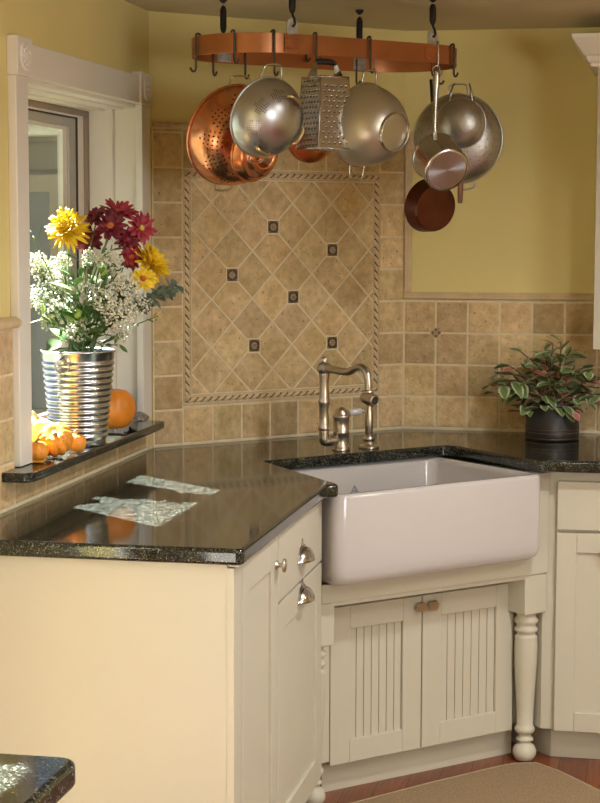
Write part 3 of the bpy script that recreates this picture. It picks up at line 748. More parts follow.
def hook(u, v, zt, zb, outdir, label, dx=0.0, tall=True, m=hookm):
    """flat hook over the band; outdir = side (u,v) on which the long leg hangs"""
    o = D(u, v, 0); q = UD * outdir[0] + VD * outdir[1]; q.normalize()
    t = thing('pot_hook', o + V((0, 0, zb)), label, 'hook', 'hooks on the copper pot rack')
    b = MB(); sd = q.cross(ZD)
    top = RZ1 + .006
    pts = [o - q * .010 + V((0, 0, RZ1 - .022)), o - q * .009 + V((0, 0, top - .004)), o - q * .004 + V((0, 0, top)), o + q * .005 + V((0, 0, top)), o + q * .007 + V((0, 0, top - .005)), o + q * .007 + V((0, 0, zb + .02))]
    pts += [o + q * .007 + V((0, 0, zb + .008)), o + q * .012 + V((0, 0, zb)), o + q * .020 + V((0, 0, zb + .001)), o + q * .026 + V((0, 0, zb + .010))]
    b.tube(pts, .0030, 8, None, 1); b.build('hook_rod', m, t, smooth=True)
    return o + q * .016 + V((0, 0, zb + .004))

VF, VB = RV + RD_, RV - RD_
def ring_v(u, front=True):
    a = abs(u - RU) - (RH - RD_)
    d = RD_ if a <= 0 else math.sqrt(max(0, RD_ ** 2 - a * a)); return RV + d if front else RV - d
def hookpx(x, y, v, label, front=True, out=1, m=hookm):
    for _ in range(12):
        p = atv(x, y, v); u, _q, z = uvz(p)
        u = max(RU - RH + .002, min(RU + RH - .002, u)); v = (v + ring_v(u, front)) / 2
    return hook(u, ring_v(u, front) , 0, z, (0, out), label, m=m)

# wire loop handle in a hung bowl frame
def loop_handle(b, cx, cy, w, h, r, M, z=0, tilt=0.0):
    b.tube([(cx - w, cy, z), (cx - w * .92, cy + h * .75, z + tilt * .7), (cx - w * .6, cy + h, z + tilt), (cx + w * .6, cy + h, z + tilt), (cx + w * .92, cy + h * .75, z + tilt * .7), (cx + w, cy, z)], r, 7, M, 2)
def hung(px, py, v, tilt, yaw, roll=0):
    """frame for a bowl hung by its rim: z = towards its base, y = up in the rim plane; (px,py) = centre of the rim"""
    c = atv(px, py, v)
    n = (VD * math.cos(R_(tilt)) - ZD * math.sin(R_(tilt)))
    n = Quaternion(ZD, R_(yaw)) @ n
    yv = ZD - n * ZD.dot(n); yv.normalize(); x = yv.cross(n)
    M = frame(c, x, yv, n)
    return M @ Matrix.Rotation(R_(roll), 4, 'Z')
def bowl_prof(R, depth, n=12, p=2.0, flat=.0):
    pr = []
    for k in range(n + 1):
        a = (math.pi / 2) * k / n; pr.append((max(R * math.cos(a) ** (2 / p) if a < math.pi / 2 - 1e-6 else 0, flat * R), depth * math.sin(a) ** (2 / p)))
    pr[-1] = (max(.0005, pr[-1][0]), depth)
    return pr
def surf(R, depth, a, ph, p=2.0):
    """point and normal on the bowl at profile angle a and azimuth ph"""
    f = lambda q: (R * math.cos(q) ** (2 / p), depth * math.sin(q) ** (2 / p))
    r0, z0 = f(a); r1, z1 = f(min(a + .01, math.pi / 2 - 1e-4)); 
    t = V((r1 - r0, z1 - z0)); t.normalize(); nr, nz = t.y, -t.x
    if nr * r0 + nz * z0 < 0: nr, nz = -nr, -nz
    return V((r0 * math.cos(ph), r0 * math.sin(ph), z0)), V((nr * math.cos(ph), nr * math.sin(ph), nz))

def colander(name, M, R, depth, m, label, holes, hole_r, rim_r, handle_m, handles, feet=None, p=2.0, rimm=None, hole_name='perforations'):
    t = thing(name, None, label, 'colander', M=M)
    b = MB(); b.lathe(bowl_prof(R, depth, 16, p), M, 48, False, True); b.build('bowl', m, t, smooth=True, solid=.0015)
    b = MB(); b.tube([(R * math.cos(2 * math.pi * k / 40), R * math.sin(2 * math.pi * k / 40), 0) for k in range(40)], rim_r, 8, M, 0, True); b.build('rim', rimm or m, t, smooth=True)
    for g_i in sorted(set(h[0] for h in holes)):
        b = MB()
        for gi, a, ph in holes:
            if gi != g_i: continue
            q, n = surf(R, depth, a, ph, p); F = axis_frame(q + n * .0006, n); b.disc(M @ F, hole_r, 8)
        b.build(hole_name, dark, t)
    for ang, w, h, tl in handles:
        b = MB(); loop_handle(b, 0, R - .004, w, h, .0028, M @ Matrix.Rotation(R_(ang), 4, 'Z'), -.001, tl); b.build('handle', handle_m, t, smooth=True)
    for ang, a in (feet or []):
        q, n = surf(R, depth, a, R_(ang), p); F = M @ axis_frame(q, n, V((math.cos(R_(ang)), math.sin(R_(ang)), 0)))
        b = MB(); b.tube([(-.024, 0, 0), (-.018, 0, .010), (.018, 0, .010), (.024, 0, 0)], .0045, 8, F, 1); b.build('foot', brass, t, smooth=True)
    return t

H_BACK = .43
# 1 big copper colander, back left
holes = []
for g in range(10):
    ph0 = 2 * math.pi * g / 10
    for rr in range(7):
        for k in range(-2, 3):
            if abs(k) > (rr if rr < 4 else 6 - rr): continue
            holes.append((0, .42 + rr * .115, ph0 + k * .085 / max(.35, math.cos(.42 + rr * .115))))
hookpx(244, 79, VB, 'hook at the back left of the rack holding the copper colander', False)
M = hung(232, 135, .41, 17, 0)
ct = colander('copper_colander', M, .142, .105, copper, 'large copper colander hanging at the left of the rack behind the small aluminium one', holes, .0028, .004, brass, [(0, .034, .030, 0), (180, .030, .026, -.006)], p=2.3)
# 2 small aluminium colander, front
star = []
for s0 in range(8):
    cph = 2 * math.pi * s0 / 8 + .2
    for i in range(-4, 5):
        for j in range(-4, 5):
            x, y = i * .0066, j * .0066; rr = math.hypot(x, y); an = math.atan2(y, x)
            if rr < .012 + .013 * abs(math.cos(2.5 * an)):
                a = .78 + y / .115; star.append((s0, a, cph + x / (.115 * max(.2, math.cos(a)))))
hookpx(273, 76, VF, 'front hook holding the small perforated aluminium colander')
M = hung(265, 117, VF + .025, 17, 2)
colander('aluminium_colander', M, .105, .090, alum, 'small aluminium colander with star pattern perforations on the front of the rack', star, .0018, .003, steel, [(0, .032, .038, 0), (180, .026, .024, -.012)], feet=[(63, .85), (247, .72), (335, .85)], hole_name='star_perforations')
# 3 copper mould behind it
M = hung(254, 152, .60, 12, 10)
t = thing('copper_mould', None, 'round copper ring mould peeking out below the small aluminium colander', 'mould', M=M)
b = MB(); b.lathe([(.080, 0), (.078, .006), (.072, .010), (.070, .022), (.062, .030), (.054, .032), (.050, .042), (.040, .048), (.030, .046), (.026, .030), (.0005, .030)], M, 40); b.build('bowl', copper, t, smooth=True, solid=.0015)
b = MB(); b.tube([(0, .078, 0), (0, .095, .0), (.0, .11, .0)], .003, 8, M); b.tube([(.009 * math.cos(k * math.pi / 6), .119 + .009 * math.sin(k * math.pi / 6), 0) for k in range(12)], .002, 6, M, 0, True); b.build('hanging_loop', brass, t, smooth=True)
b = MB(); b.tube([(.080 * math.cos(2 * math.pi * k / 40), .080 * math.sin(2 * math.pi * k / 40), 0) for k in range(40)], .003, 8, M, 0, True); b.build('rim', copper, t, smooth=True)
# 4 copper pan behind the grater
M = hung(311, 128, .43, 8, 6)
t = thing('copper_pan', None, 'shallow copper pan hanging behind the box grater', 'lid', M=M)
b = MB(); b.lathe([(.100, 0), (.100, .010), (.094, .013), (.085, .016), (.05, .026), (.0005, .030)], M, 44); b.build('pan', copper, t, smooth=True, solid=.0015)
b = MB(); loop_handle(b, 0, .094, .018, .030, .0028, M); b.build('handle', brass, t, smooth=True)
hookpx(305, 62, VB, 'back hook holding the copper pan behind the grater', False)
# 5 box grater
hookpx(315, 62, VF, 'front hook holding the box grater')
gt = atv(328.5, 77, VF + .018); gb = atv(325, 150, VF + .018); hgt = gt.z - gb.z
MG = frame(V((gb.x, gb.y, gb.z)), UD, VD, ZD) @ Matrix.Rotation(R_(-2), 4, 'Z')
g = thing('box_grater', None, 'steel box grater with a black handle hanging on the front of the rack', 'grater', M=MG)
def gpt(face, s, z):
    """point on a face at s in -1..1 and height z; face 0 = +v, 1 = -u, 2=-v, 3=+u"""
    k = z / hgt; wu = .058 * (1 - k) + .0455 * k; wv = .050 * (1 - k) + .042 * k
    return {0: V((s * wu, wv, z)), 1: V((-wu, -s * wv, z)), 2: V((-s * wu, -wv, z)), 3: V((wu, s * wv, z))}[face]
b = MB()
for f_ in range(4):
    v = b.verts([gpt(f_, -1, 0), gpt(f_, 1, 0), gpt(f_, 1, hgt), gpt(f_, -1, hgt)], MG); b.face(v)
bmesh.ops.remove_doubles(b.bm, verts=b.bm.verts, dist=1e-5); b.build('body', steel, g, solid=.0014)
b = MB()
for z in (.003, hgt - .003):
    b.tube([gpt(0, -1, z), gpt(0, 1, z), gpt(3, -1, z) if False else gpt(2, -1, z), gpt(2, 1, z)], .0028, 6, MG, 0, True)
for f_ in (0, 2):
    for s_ in (-1, 1): b.tube([gpt(f_, s_, 0), gpt(f_, s_, hgt)], .0022, 6, MG)
b.build('edge_wire', steel, g, smooth=True)
gh = MB(); gtth = MB()
for i in range(12):
    for j in range(5):
        s_ = -.76 + (j + (.5 if i % 2 else 0)) * .34; z = .018 + i * (hgt - .03) / 12
        if s_ > .85: continue
        c = gpt(0, s_, z); T = MG @ Matrix.Translation(c + V((0, .0014, 0))) @ Matrix.Rotation(R_(-90), 4, 'X')
        gh.disc(T @ Matrix.Translation((.0, .0025, .0002)), .0030, 8, .0026); gtth.ball((0, -.0012, 0), .0042, T, 8, 5, (1, .8, .75))
for i in range(13):
    for j in range(6):
        s_ = -.80 + (j + (.5 if i % 2 else 0)) * .30; z = .012 + i * (hgt - .024) / 12
        if s_ > .88: continue
        c = gpt(1, s_, z); T = MG @ Matrix.Translation(c + V((-.0014, 0, 0))) @ Matrix.Rotation(R_(-90), 4, 'Y')
        gh.disc(T @ Matrix.Translation((0, 0, .0002)), .0036, 8); gtth.ball((.003, 0, 0), .0036, T, 8, 5, (.8, 1, .6))
gh.build('grating_holes', dark, g); gtth.build('grating_teeth', steel, g, smooth=True)
for s_ in (-1, 1):
    b = MB(); a0 = V((s_ * .0435, 0, hgt)); 
    pts = [(-.022, 0), (.022, 0), (.010, .024), (.006, .040), (-.006, .040), (-.010, .024)]
    vs = []
    for dx in (0, .0016): vs.append(b.verts([(s_ * (.0435 - .011 * (y / .04)) + dx, x, hgt + y) for x, y in pts], MG))
    b.loops(vs, True, True, True); b.build('bracket', steel, g)
b = MB(); b.tube([(-.032, 0, hgt + .036), (-.018, 0, hgt + .040), (.018, 0, hgt + .040), (.032, 0, hgt + .036)], [.006, .0085, .0085, .006], 12, MG, 1); b.build('handle', blackp, g, smooth=True)
# 6 mesh bowl strainer
hookpx(369, 73, VF, 'front hook holding the fine mesh strainer bowl')
M = hung(363, 125, VF + .02, 11, 9)
R0 = .112; t = thing('mesh_strainer', None, 'fine mesh steel strainer bowl with ring foot hanging right of the grater', 'strainer', M=M)
b = MB(); b.lathe([(R0, 0), (R0 * .99, .015), (R0 * .95, .040), (R0 * .86, .068), (R0 * .72, .094), (R0 * .58, .110), (.052, .117)], M, 48); b.lathe([(.052, .117), (.03, .118), (.0005, .1185)], M, 48); b.build('mesh_bowl', meshm, t, smooth=True)
b = MB(); b.tube([(R0 * math.cos(2 * math.pi * k / 40), R0 * math.sin(2 * math.pi * k / 40), 0) for k in range(40)], .0036, 8, M, 0, True); b.build('rim', steel, t, smooth=True)
b = MB(); b.lathe([(.051, .113), (.053, .117), (.053, .127), (.051, .128), (.0495, .127), (.0495, .115)], M, 40); b.build('foot_ring', steel, t, smooth=True)
for a in (0, 180):
    b = MB(); loop_handle(b, 0, R0 - .002, .027, .038, .0025, M @ Matrix.Rotation(R_(a), 4, 'Z')); b.build('handle', steel, t, smooth=True)
# 7 saucepan
hookpx(436.5, 76, VF, 'front right hook holding the stainless saucepan', m=steel)
cb = atv(447.0, 170.0, VF + .045)
view = (CP - cb).normalized(); rt = CR; up = ZD
n = (view * .86 + rt * .33 - up * .39).normalized()
up_pt = atv(434.5, 129, VF + .012)
y = (up_pt - cb); y = (y - n * y.dot(n)).normalized(); x = y.cross(n)
M = frame(cb, x, y, n)
t = thing('saucepan', None, 'stainless steel saucepan with a long handle hanging base outward at the right of the rack', 'saucepan', M=M)
RS = .065
b = MB(); b.lathe([(RS + .006, -.098), (RS + .004, -.094), (RS, -.090), (RS, -.010), (RS - .003, -.003), (RS - .008, 0)], M, 44); b.build('pot_wall', steel, t, smooth=True, solid=.0015)
b = MB(); b.lathe([(RS - .002, -.012), (RS + .0005, -.004), (RS - .004, .0015), (RS - .010, .002)], M, 44); b.build('base_edge', steel, t, smooth=True)
b = MB(); b.lathe([(RS - .008, .0005), (RS - .010, .0018), (.0005, .0018)], M, 44, True); b.build('base_disc', steel_b, t, smooth=False)
hk = atv(436.8, 71, VF + .010); inv = M.inverted(); h0 = inv @ hk
b = MB(); b.tube([(0, RS - .001, -.075), (0, RS + .012, -.074), inv @ atv(434.5, 128, VF + .006), inv @ atv(435.5, 100, VF + .006), inv @ atv(436.6, 80, VF + .008), h0], [.008, .0065, .006, .0075, .010, .008], 10, M, 2)
b.tube([(h0 + V((.010 * math.cos(k * math.pi / 6), .010 * math.sin(k * math.pi / 6) + .006, 0))) for k in range(12)], .0026, 6, M, 0, True)
b.build('handle', steel, t, smooth=True)
# 8 big worn aluminium colander at the right end
hook(RU + RH - .002, RV - .03, 0, uvz(atv(457, 84, RV))[2], (1, 0.1), 'hook at the right tip of the rack holding the large colander')
M = hung(458, 139, RV - .02, 4, -42)
hl = []
for rg in range(6):
    nn = 40 - rg * 5
    for k in range(nn): hl.append((rg, .28 + rg * .2, 2 * math.pi * k / nn))
colander('large_colander', M, .131, .085, oldalum, 'large worn aluminium colander at the right end of the rack, behind the saucepan', hl, .0016, .0035, alum, [(0, .030, .034, 0), (192, .024, .024, 0)], p=2.4, rimm=alum, hole_name='perforation_ring')
# 9 small round strainer with hook prongs and wooden grip
M = hung(461, 123, RV + .075, 3, -44)
t = thing('round_strainer', None, 'small round bottomed steel strainer with a wooden grip, in front of the large colander', 'strainer', M=M)
b = MB(); b.lathe(bowl_prof(.0715, .055, 14, 2.1), M, 40, False, True); b.build('bowl', oldalum, t, smooth=True, solid=.0012)
b = MB(); b.tube([(.0715 * math.cos(2 * math.pi * k / 36), .0715 * math.sin(2 * math.pi * k / 36), 0) for k in range(36)], .0028, 8, M, 0, True); b.build('rim', alum, t, smooth=True)
for sx_ in (-1, 1):
    b = MB(); b.tube([(sx_ * .032, .064, 0), (sx_ * .030, .085, .003), (sx_ * .026, .104, -.004), (sx_ * .022, .112, -.018)], .0028, 8, M, 2); b.build('prong', steel, t, smooth=True)
b = MB(); b.tube([(.006, -.070, 0), (.004, -.10, -.004), (.000, -.150, -.012)], .003, 8, M, 1); hs = b.build('shank', steel, t, smooth=True)
b = MB(); b.tube([(.0, -.148, -.012), (-.002, -.19, -.016), (-.003, -.232, -.020)], [.006, .0085, .007], 10, M, 1); b.build('grip', woodh, t, smooth=True)
hookpx(452, 77, VF - .06, 'second hook near the right tip of the rack')
# 10 dark copper frying pan
cb = atv(436.5, 208, RV + .02); view = (CP - cb).normalized()
n = (view * .80 + rt * .56 - up * .16).normalized(); y = (ZD + rt * .25); y = (y - n * y.dot(n)).normalized(); x = y.cross(n); M = frame(cb, x, y, n)
t = thing('copper_frying_pan', None, 'dark copper frying pan hanging below the stainless saucepan', 'frying pan', M=M)
b = MB(); b.lathe([(.080, -.050), (.079, -.046), (.072, -.010), (.068, 0), (.0005, 0)], M, 44, False, True); b.build('pan', copper_d, t, bevel=.002, solid=.0018)
hk = inv = None
q = M.inverted() @ atv(431, 80, VB + .03)
b = MB(); b.tube([(0, .076, -.045), (0, .090, -.045), q * .6 + V((0, .085, -.04)) * .4, q], [.006, .005, .0045, .005], 8, M, 1); b.build('handle', hookm, t, smooth=True)
hookpx(432, 76, VB + .02, 'back right hook holding the copper frying pan', False)
# free hooks
hookpx(212, 76, VB, 'empty back hook near the left end of the rack', False)
hook(RU - RH + .004, RV - .02, 0, uvz(atv(196, 71, RV))[2], (-1, .1), 'empty hook on the left tip of the rack')
hookpx(233, 63.5, VF, 'front left hook with nothing on it')
hookpx(355, 85, VB, 'empty back hook behind the mesh strainer', False)

# ------------------------------------------------------------------ bucket of flowers
BC = V((.012, -1.40, 1.0115))
bk = thing('flower_bucket', BC, 'ribbed galvanised zinc bucket holding the flowers on the window sill', 'bucket')
b = MB(); pr = [(.0005, .003), (.066, .003), (.070, 0), (.0715, .003), (.0715, .014)]
H0 = .247
for k in range(13):
    z = .018 + k * .0158; rb = .0715 + (.0955 - .0715) * z / H0
    pr += [(rb - .0010, z), (rb + .0030, z + .004), (rb + .0042, z + .0075), (rb + .0030, z + .011), (rb - .0010, z + .0145)]
pr += [(.0945, .226), (.0955, .243), (.0985, .245), (.0985, .249), (.0945, .250), (.0925, .243), (.0690, .02), (.0005, .02)]
b.lathe(pr, Matrix.Translation(BC), 48); b.build('pail', galv, bk, smooth=True)
ang = math.atan2(CP.y - BC.y, CP.x - BC.x) - R_(24)
Fh = frame(BC + V((math.cos(ang) * .094, math.sin(ang) * .094, .212)), V((-math.sin(ang), math.cos(ang), 0)), ZD, V((math.cos(ang), math.sin(ang), 0))) @ Matrix.Rotation(R_(0), 4, 'Z')
b = MB(); b.tube([(.020 * math.cos(2 * math.pi * k / 20), .0165 * math.sin(2 * math.pi * k / 20), .007) for k in range(20)], .0026, 8, Fh, 0, True)
b.lathe([(.010, 0), (.010, .004), (.001, .007)], Fh @ Matrix.Translation((0, .013, 0)), 12); b.build('ring_handle', steel, bk, smooth=True)

BW = (BC - CP).dot(CF)
TOPC = BC + V((0, 0, .235))
def fl(px, py, dw=0): return atw(px, py, BW + dw)
def stem_tube(b, p, root=None, r=.0022):
    j = root or (BC + V((random.uniform(-.04, .04), random.uniform(-.04, .04), .05)))
    top = TOPC + (p - TOPC) * .12 + V((random.uniform(-.03, .03), random.uniform(-.03, .03), 0)); 
    b.tube([j, top, top * .5 + p * .5 + V((0, 0, .012)), p], r, 6, None, 2)
def petal(b, M, L, W, curl=.3, cup=.25, n=5):
    rows = []
    for k in range(n + 1):
        t = k / n; w = W * math.sin(math.pi * min(.97, .12 + .83 * t)) ** .7 * .5; z = L * curl * t * t; x = L * t
        rows.append(b.verts([(x, -w, z + cup * w), (x, 0, z), (x, w, z + cup * w)], M))
    b.loops(rows, False)
def mum(px, py, dw, rad, label, nrm, layers, pm, cm, cr=.3, W=.012, name='chrysanthemum', cat='flower', cen=True, spider=.35, group=None):
    c = fl(px, py, dw); n = nrm.normalized()
    t = thing(name, c, label, cat, group)
    F = axis_frame(c, n)
    b = MB()
    for cnt, L, el, curl in layers:
        off = random.random() * 6
        for k in range(cnt):
            a = off + 2 * math.pi * k / cnt + random.uniform(-.12, .12); l = L * rad * random.uniform(.82, 1.1); e = R_(el + random.uniform(-9, 9))
            Mp = F @ Matrix.Rotation(a, 4, 'Z') @ Matrix.Rotation(-e, 4, 'Y') @ Matrix.Translation((rad * .06, 0, 0)) @ Matrix.Rotation(random.uniform(-.4, .4), 4, 'X')
            petal(b, Mp, l, W * random.uniform(.8, 1.15), curl * random.uniform(.5, 1.5), spider)
    b.build('petals', pm, t, smooth=True, solid=.0006)
    if cen: b = MB(); b.ball((0, 0, rad * .10), rad * cr, F, 12, 8, (1, 1, .6)); b.build('flower_centre', cm, t, smooth=True)
    b = MB(); stem_tube(b, c - n * rad * .15); b.build('stem', greenst, t, smooth=True)
    return t
view0 = (CP - TOPC).normalized()
vr = CR
mum(68, 230, .03, .060, 'shaggy yellow chrysanthemum at the upper left of the bouquet', view0 * .8 + ZD * .55 - vr * .1, [(20, 1.0, -4, -.12), (24, .98, 14, .05), (24, .86, 30, -.05), (24, .72, 46, -.1), (18, .58, 62, -.2), (12, .45, 76, -.2)], yel, yel_c, .25, .0125)
mum(150, 264, .02, .062, 'broad yellow chrysanthemum at the right of the bouquet', view0 * .25 + ZD * .62 + vr * .75, [(22, .95, 2, -.1), (24, .95, 16, .02), (24, .85, 32, .02), (22, .72, 48, -.05), (16, .55, 66, -.2)], yel, yel_c, .22, .0135)
mum(143, 278, -.03, .034, 'yellow daisy with dark eye under the right yellow bloom', view0 * .9 - ZD * .25, [(16, 1.0, 12, .05)], yel, rust_c, .26, .014, name='daisy')
mum(118, 214, .05, .054, 'rose daisy at the top of the bouquet', view0 * .35 + ZD * 1 + vr * .3, [(18, 1, 8, -.05), (16, .85, 28, 0)], pinkp, rust_c, .25, .015, name='daisy')
mum(141, 228, .02, .043, 'rose daisy with a lime eye at the upper right of the bouquet', view0 * .7 + ZD * .15 + vr * .6, [(16, 1, 8, -.04), (10, .8, 22, 0)], pinkp, lime_c, .2, .015, name='daisy')
mum(110, 226, -.01, .042, 'burgundy daisy with rust centre below the top rose bloom', view0 * .9 + ZD * .25, [(16, 1, 10, 0), (12, .7, 35, 0)], redp, rust_c, .3, .016, name='daisy')
mum(96, 218, .06, .034, 'small burgundy daisy at the left of the red blooms', view0 * .6 + ZD * .5 - vr * .5, [(14, 1, 12, 0), (10, .7, 35, 0)], redp, redp, .25, .015, name='daisy')
mum(90, 240, .06, .040, 'burgundy daisy tucked right of the shaggy yellow bloom', view0 * .8 - vr * .1, [(14, 1, 12, 0), (12, .7, 35, 0)], redp, redp, .25, .016, name='daisy')
mum(128, 239, .01, .038, 'burgundy daisy at the middle of the red blooms', view0 * .8 + vr * .2, [(14, 1, 12, 0), (12, .7, 35, 0)], redp, redp, .25, .016, name='daisy')
mum(131, 256, .01, .036, 'rose daisy facing down above the right yellow bloom', view0 * .7 - ZD * .35 + vr * .2, [(14, 1, 10, 0), (10, .7, 30, 0)], pinkp, rust_c, .25, .015, name='daisy')
mum(107, 273, -.05, .021, 'pale lime half open bud in the white blossom', view0 * .5 + ZD * .3 - vr * .6, [(8, 1, 38, .3), (6, .8, 60, .1)], limel, lime_c, .2, .014, name='flower_bud')

def gypsophila(px, py, dw, rad, n, i):
    c = fl(px, py, dw); base = TOPC + (c - TOPC) * .25
    t = thing('gypsophila_spray', c, 'spray of tiny white gypsophila blossom in the bouquet', 'flower', 'gypsophila sprays in the bouquet')
    b = MB(); stem_tube(b, base, r=.0014); bl = MB()
    for k in range(n):
        d = V((random.gauss(0, 1), random.gauss(0, 1), random.gauss(0, 1))); d.normalize(); d *= rad * random.uniform(.3, 1) ** .6; d.z *= .9
        p = c + d
        if k % 4 == 0: b.tube([base + (c - base) * random.uniform(.3, .9), (c + p) * .5, p], .0005, 3)
        bl.ball(p, random.uniform(.0021, .0042), None, 5, 4)
    b.build('stem', greenst, t, smooth=True); tag(bl.build('blossoms', gyps, t, smooth=True), kind='stuff')
random.seed(11)
for i, a in enumerate([(110, 262, -.03, .038, 170), (124, 288, -.04, .050, 330), (119, 316, -.05, .050, 330), (136, 303, -.02, .040, 220), (104, 300, -.07, .036, 150), (92, 258, .02, .032, 120), (88, 290, -.04, .032, 110),
                       (46, 270, .10, .042, 200), (44, 298, .10, .05, 330), (36, 262, .10, .035, 150), (60, 308, .02, .036, 150), (58, 285, .06, .036, 150), (78, 330, -.06, .034, 130), (62, 262, .04, .030, 110), (120, 335, -.03, .026, 90), (50, 322, .08, .028, 90)]):
    gypsophila(*a, i)
def leaf(b, M, L, W, bend=.2, n=6, col=None, cl=None):
    rows = []
    for k in range(n + 1):
        t = k / n; w = W * .5 * math.sin(math.pi * min(.985, .03 + .96 * t)) ** .85; z = -L * bend * t * t
        rows.append(b.verts([(L * t, -w, z + .18 * w), (L * t, 0, z), (L * t, w, z + .18 * w)], M))
    return b.loops(rows, False)
def leafy(px, py, dw, L, W, n, m, label, group, dirs=None, name='foliage_stem', pair=False, spread=.5, f0=.25):
    c = fl(px, py, dw); base = TOPC + (c - TOPC) * .1 - V((0, 0, .03))
    t = thing(name, c, label, 'foliage', group)
    b = MB(); stem_tube(b, c, r=.0017); b.build('stem', greenst, t, smooth=True)
    b = MB(); ax = (c - TOPC)
    for k in range(n):
        f_ = f0 + (1.03 - f0) * k / max(1, n - 1); p = TOPC + ax * f_ + V((0, 0, .012 * math.sin(f_ * 3)))
        d = ax.normalized() * .55
        a = k * 2.4; side = axis_frame(p, ax.normalized()); d2_ = side.to_3x3() @ V((math.cos(a), math.sin(a), 0))
        d = (d + d2_ * spread * 1.6).normalized()
        F = axis_frame(p, d); Mx = frame(p, d, F.to_3x3() @ V((1, 0, 0)), F.to_3x3() @ V((0, 1, 0))) @ Matrix.Rotation(random.uniform(-1, 1), 4, 'X')
        leaf(b, Mx, L * random.uniform(.75, 1.2), W * random.uniform(.8, 1.15), random.uniform(-.1, .4))
    b.build('leaves', m, t, smooth=True)
gg = 'green foliage stems in the bouquet'
random.seed(5)
for (px, py, dw, L, W, n, m) in [(72, 278, -.05, .055, .018, 11, greenl), (86, 300, -.06, .055, .020, 10, greenl), (96, 315, -.05, .050, .016, 10, greenl), (80, 265, 0, .05, .018, 9, greenl), (100, 280, .03, .05, .022, 10, greenl), (68, 305, -.03, .05, .02, 10, greenl), (112, 245, .06, .05, .02, 9, greenl), (126, 262, .03, .045, .018, 9, greenl), (90, 330, -.08, .05, .02, 7, greenl), (104, 335, -.06, .05, .018, 7, greenl), (118, 345, -.05, .04, .010, 8, greenl)]:
    leafy(px, py, dw, L, W, n, m, 'dark green leafy stem among the bouquet flowers', gg)
leafy(44, 318, .06, .05, .034, 7, limel, 'light green leaves at the lower left of the bouquet', None)
leafy(80, 318, -.07, .045, .022, 8, limel, 'light green leafy stem low in the middle of the bouquet', None)
leafy(174, 288, .0, .030, .022, 40, eucal, 'grey green eucalyptus stem reaching right past the window casing', None, spread=1.0, f0=.62)
leafy(158, 316, .0, .026, .006, 10, greenl, 'thin dark fern tip reaching right under the eucalyptus', None, spread=.35)
leafy(33, 236, .06, .075, .005, 8, greenl, 'thin grassy blades arching to the left of the bouquet', None, spread=.35)
# broad dark leaf at the pail rim
leafy(60, 340, -.085, .05, .034, 3, greenl, 'broad dark green leaf over the bucket rim', None, spread=.5)

# ------------------------------------------------------------------ pumpkins on the sill
SZ = 1.0115
def pumpkin(name, px, py, z, r, squash, ribs, m, label, depth=.1, stem=(.02, .3), group=None, tilt=0, ta=0, X=None):
    c = X
    t = thing(name, c, label, 'pumpkin' if 'pump' in name else 'gourd', group)
    b = MB(); n = 72; Mt = Matrix.Translation(c) @ Matrix.Translation((0, 0, r * squash)) @ Matrix.Rotation(ta, 4, 'Z') @ Matrix.Rotation(R_(tilt), 4, 'Y')
    rings = []
    for k in range(1, 20):
        a = math.pi * k / 20; rr = math.sin(a) ** .85; zz = -math.cos(a)
        ring = []
        for j in range(n):
            p = 2 * math.pi * j / n; g = 1 - depth * (1 - abs(math.cos(ribs * p / 2)) ** .55) * math.sin(a) ** .4
            dip = 1 - .30 * max(0, 1 - rr * 1.6) ** 1
            ring.append((r * rr * g * math.cos(p), r * rr * g * math.sin(p), r * squash * zz * dip))
        rings.append(b.verts(ring, Mt))
    b.loops(rings, True, True, True); b.build('rind', m, t, smooth=True)
    h, k = stem; z0 = r * squash * .66
    b = MB(); b.tube([(0, 0, z0), (0, 0, z0 + h * .5), (h * k, h * k * .4, z0 + h)], [r * .17, r * .11, r * .13], 8, Mt, 1); b.build('stem', stemm, t, smooth=True)
    return t
pumpkin('pumpkin', 0, 0, 0, .073, .86, 14, pumpk, 'smooth orange pumpkin on the sill right of the bucket', .03, (.045, -.25), X=V((.0, -1.09, SZ)))
PG = None
pumpkin('mini_pumpkin', 0, 0, 0, .046, .82, 11, pumpk2, 'ribbed mini pumpkin at the front of the sill with its stem turned outward', .22, (.016, .9), X=V((.038, -1.662, SZ + .006)), tilt=48, ta=R_(-78))
pumpkin('mini_pumpkin', 0, 0, 0, .026, .95, 10, pumpk2, 'smallest orange pumpkin against the bucket foot', .06, (.014, -.5), X=V((.060, -1.565, SZ)), tilt=8)
pumpkin('mini_pumpkin', 0, 0, 0, .030, .85, 11, pumpk2, 'mini pumpkin half hidden by the left window casing', .1, (.014, .5), X=V((.020, -1.748, SZ)))
pumpkin('gourd', 0, 0, 0, .045, 1.05, 9, gourdm, 'pale yellow gourd behind the mini pumpkins beside the casing', .07, (.026, .5), X=V((-.055, -1.69, SZ)), tilt=-8)
pumpkin('gourd', 0, 0, 0, .046, 1.0, 10, gourdm, 'yellow and white gourd between the mini pumpkins and the bucket', .08, (.022, -.8), X=V((-.045, -1.572, SZ)), tilt=10)
# dry curled bark by the pumpkin
b = MB(); c = V((.040, -.925, SZ + .004)); rows = []
for i in range(9):
    r = []
    for j in range(7):
        a = (j / 6 - .5) * 2.3 + random.uniform(-.08, .08); s_ = (i / 8 - .5) * .12
        r.append(c + V((.030 * math.sin(a) + random.uniform(-.002, .002) - .02 * i / 8, s_, .032 * math.cos(a) * (1 - .5 * abs(i / 8 - .4)) + random.uniform(-.002, .002))))
    rows.append(b.verts(r))
b.loops(rows, False); lf = b.build('driftwood', barkm, None, smooth=True, solid=.004, off=1); tag(lf, 'curl of grey bark on the sill end beside the pumpkin', 'bark')

